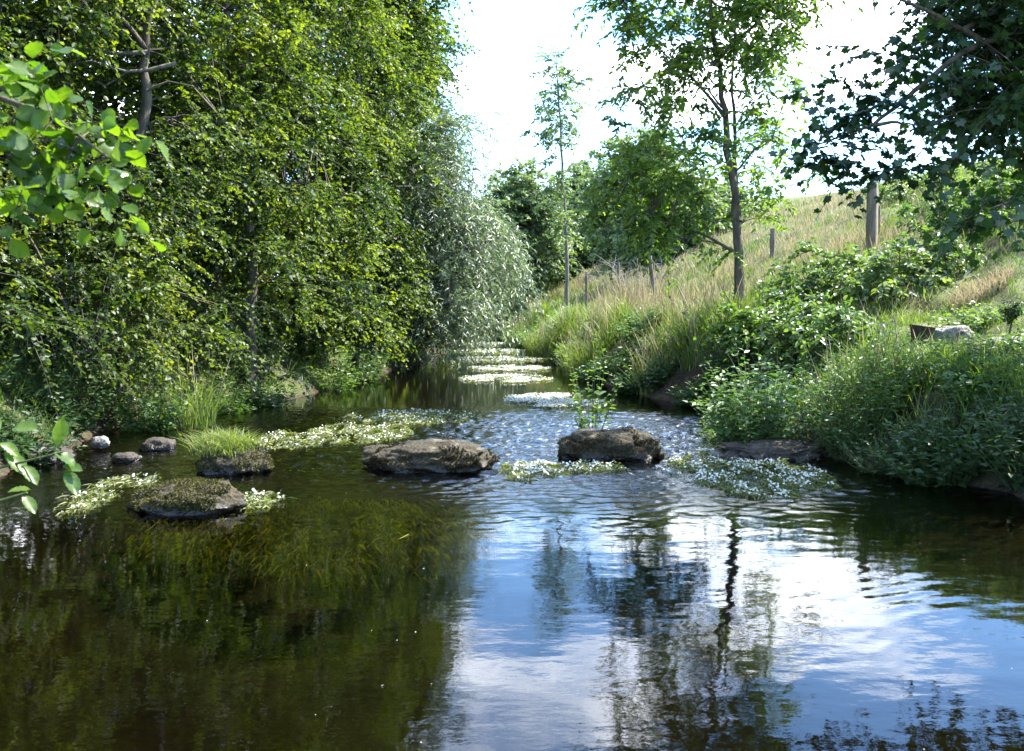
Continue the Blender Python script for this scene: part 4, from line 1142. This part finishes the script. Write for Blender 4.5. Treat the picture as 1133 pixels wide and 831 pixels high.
post('thick square fence post, tallest, on the slope under the sycamore branch', 966, 202, 19.5, .17, square=True)
post('thinner post close behind the thick square post', 972, 228, 21.0, .10)
post('short post on the slope right of the slim tree', 855, 253, 27, .14)
post('leaning fence post in tan grass on the bank top', 719, 283, 22.5, .11, lean=(-.22, .05))
post('slight upright post left of the leaning one, in far grass', 649, 300, 34, .11)
post('thin stake in the grass near the thin young tree', 684, 290, 30, .08, lean=(-.06, 0))

x, y = onb(1018, 365, 12.2); z0 = hz(x, y)
root = empty('tree_stump', 'dark flared cut stump with a flat top on the grassy slope', 'stump', (x, y, z0))
mb = MB(); zt = z0 + .37
tube(mb, np.array([(x, y, z0 - .1), (x, y, z0 + .02), (x, y, (z0 + zt) / 2), (x + .02, y, zt - .07), (x + .03, y, zt)]), [.16, .12, .10, .125, .155], 12, cap=False)
mb.v[0] = mb.v[0] + (.022 * noise3(mb.v[0] * 9.0))[:, None] * np.array([1, 1, .15], np.float32)
mb.build('trunk', M['stumpbark'], root, smooth=True)
th = np.arange(12) * 2 * PI / 12
mb = MB(); mb.add(np.stack([x + .03 + .145 * np.cos(th), y + .145 * np.sin(th), np.full(12, zt + .004)], 1), np.arange(12)[None]); mb.build('cut_face', M['heart'], root)

x, y = onb(1118, 360, 12.0); z0 = hz(x, y); zt = at(1118, 343, 12.0)
tree('small_round_bush', 'small dark round-headed bush on a short stem at the right edge', 'bush', (x, y, z0), [([(x, y, z0 - .1), (x, y, zt[2])], .025)],
     [(x, y, zt[2], .11, .11, .10)], 26, 0, dict(n_tw=4, n_lf=6, tw_len=.06, leaf_len=.035, wid=.7, kind='oval', droop=.1, up=.6, spread=1, twr=.002), M['darkherb'], M['bark'], shell=.5)

# ------------------------------------------------------------------ sky, sun, camera
SUN_AZ, SUN_EL = math.radians(69), math.radians(53)
w = bpy.data.worlds.new('World'); S.world = w; w.use_nodes = True
nt = w.node_tree; N = nt.nodes; L = nt.links
bg = N['Background']
sky = N.new('ShaderNodeTexSky'); sky.sky_type = 'NISHITA'; sky.sun_disc = False
sky.sun_elevation = SUN_EL; sky.sun_rotation = SUN_AZ; sky.air_density = 1.0; sky.dust_density = .15; sky.ozone_density = 6.0
tc = N.new('ShaderNodeTexCoord'); sp = N.new('ShaderNodeSeparateXYZ'); L.new(tc.outputs['Generated'], sp.inputs[0])
zz = N.new('ShaderNodeMath'); zz.operation = 'MAXIMUM'; zz.inputs[1].default_value = 0.0; L.new(sp.outputs[2], zz.inputs[0])
za = N.new('ShaderNodeMath'); za.operation = 'ADD'; za.inputs[1].default_value = .18; L.new(zz.outputs[0], za.inputs[0])
dx = N.new('ShaderNodeMath'); dx.operation = 'DIVIDE'; L.new(sp.outputs[0], dx.inputs[0]); L.new(za.outputs[0], dx.inputs[1])
dy = N.new('ShaderNodeMath'); dy.operation = 'DIVIDE'; L.new(sp.outputs[1], dy.inputs[0]); L.new(za.outputs[0], dy.inputs[1])
cb = N.new('ShaderNodeCombineXYZ'); L.new(dx.outputs[0], cb.inputs[0]); L.new(dy.outputs[0], cb.inputs[1]); cb.inputs[2].default_value = 15.07
cn = N.new('ShaderNodeTexNoise'); cn.inputs['Scale'].default_value = 1.5; cn.inputs['Detail'].default_value = 8; cn.inputs['Roughness'].default_value = .58
L.new(cb.outputs[0], cn.inputs['Vector'])
cf = ramp(nt, cn.outputs['Fac'], [(.52, (0, 0, 0)), (.69, (1, 1, 1))])
hsv = N.new('ShaderNodeHueSaturation'); hsv.inputs['Saturation'].default_value = 1.06; L.new(sky.outputs[0], hsv.inputs['Color'])
mxw = N.new('ShaderNodeMix'); mxw.data_type = 'RGBA'; L.new(cf, mxw.inputs[0]); L.new(hsv.outputs[0], mxw.inputs[6]); mxw.inputs[7].default_value = (12, 12.3, 12.8, 1)
L.new(mxw.outputs[2], bg.inputs[0]); bg.inputs[1].default_value = .15

sd = bpy.data.lights.new('sun', 'SUN'); sd.energy = 4.2; sd.angle = math.radians(.53); sd.color = (1, .95, .86)
so = bpy.data.objects.new('sun', sd); COL.objects.link(so)
from mathutils import Vector
dirv = Vector((math.sin(SUN_AZ) * math.cos(SUN_EL), math.cos(SUN_AZ) * math.cos(SUN_EL), math.sin(SUN_EL)))
so.rotation_euler = dirv.to_track_quat('Z', 'Y').to_euler(); so.location = tuple(dirv * 60)

cd = bpy.data.cameras.new('camera'); cam = bpy.data.objects.new('camera', cd); COL.objects.link(cam)
cam.location = (0, 0, CAM_H); cam.rotation_euler = (PI / 2 - PITCH, 0, 0)
cd.sensor_width = 36; cd.lens = FPX / 1133 * 36; cd.clip_end = 2000; cd.clip_start = .05
cd.dof.use_dof = True; cd.dof.focus_distance = 13.0; cd.dof.aperture_fstop = 10
S.camera = cam

S.view_settings.view_transform = 'Standard'; S.view_settings.look = 'None'; S.view_settings.gamma = 1
S.view_settings.exposure = 2.4
S.render.engine = 'CYCLES'
cy = S.cycles
cy.max_bounces = 7; cy.diffuse_bounces = 3; cy.glossy_bounces = 3; cy.transmission_bounces = 4; cy.transparent_max_bounces = 8
cy.caustics_reflective = False; cy.caustics_refractive = False; cy.sample_clamp_indirect = 6; cy.sample_clamp_direct = 20
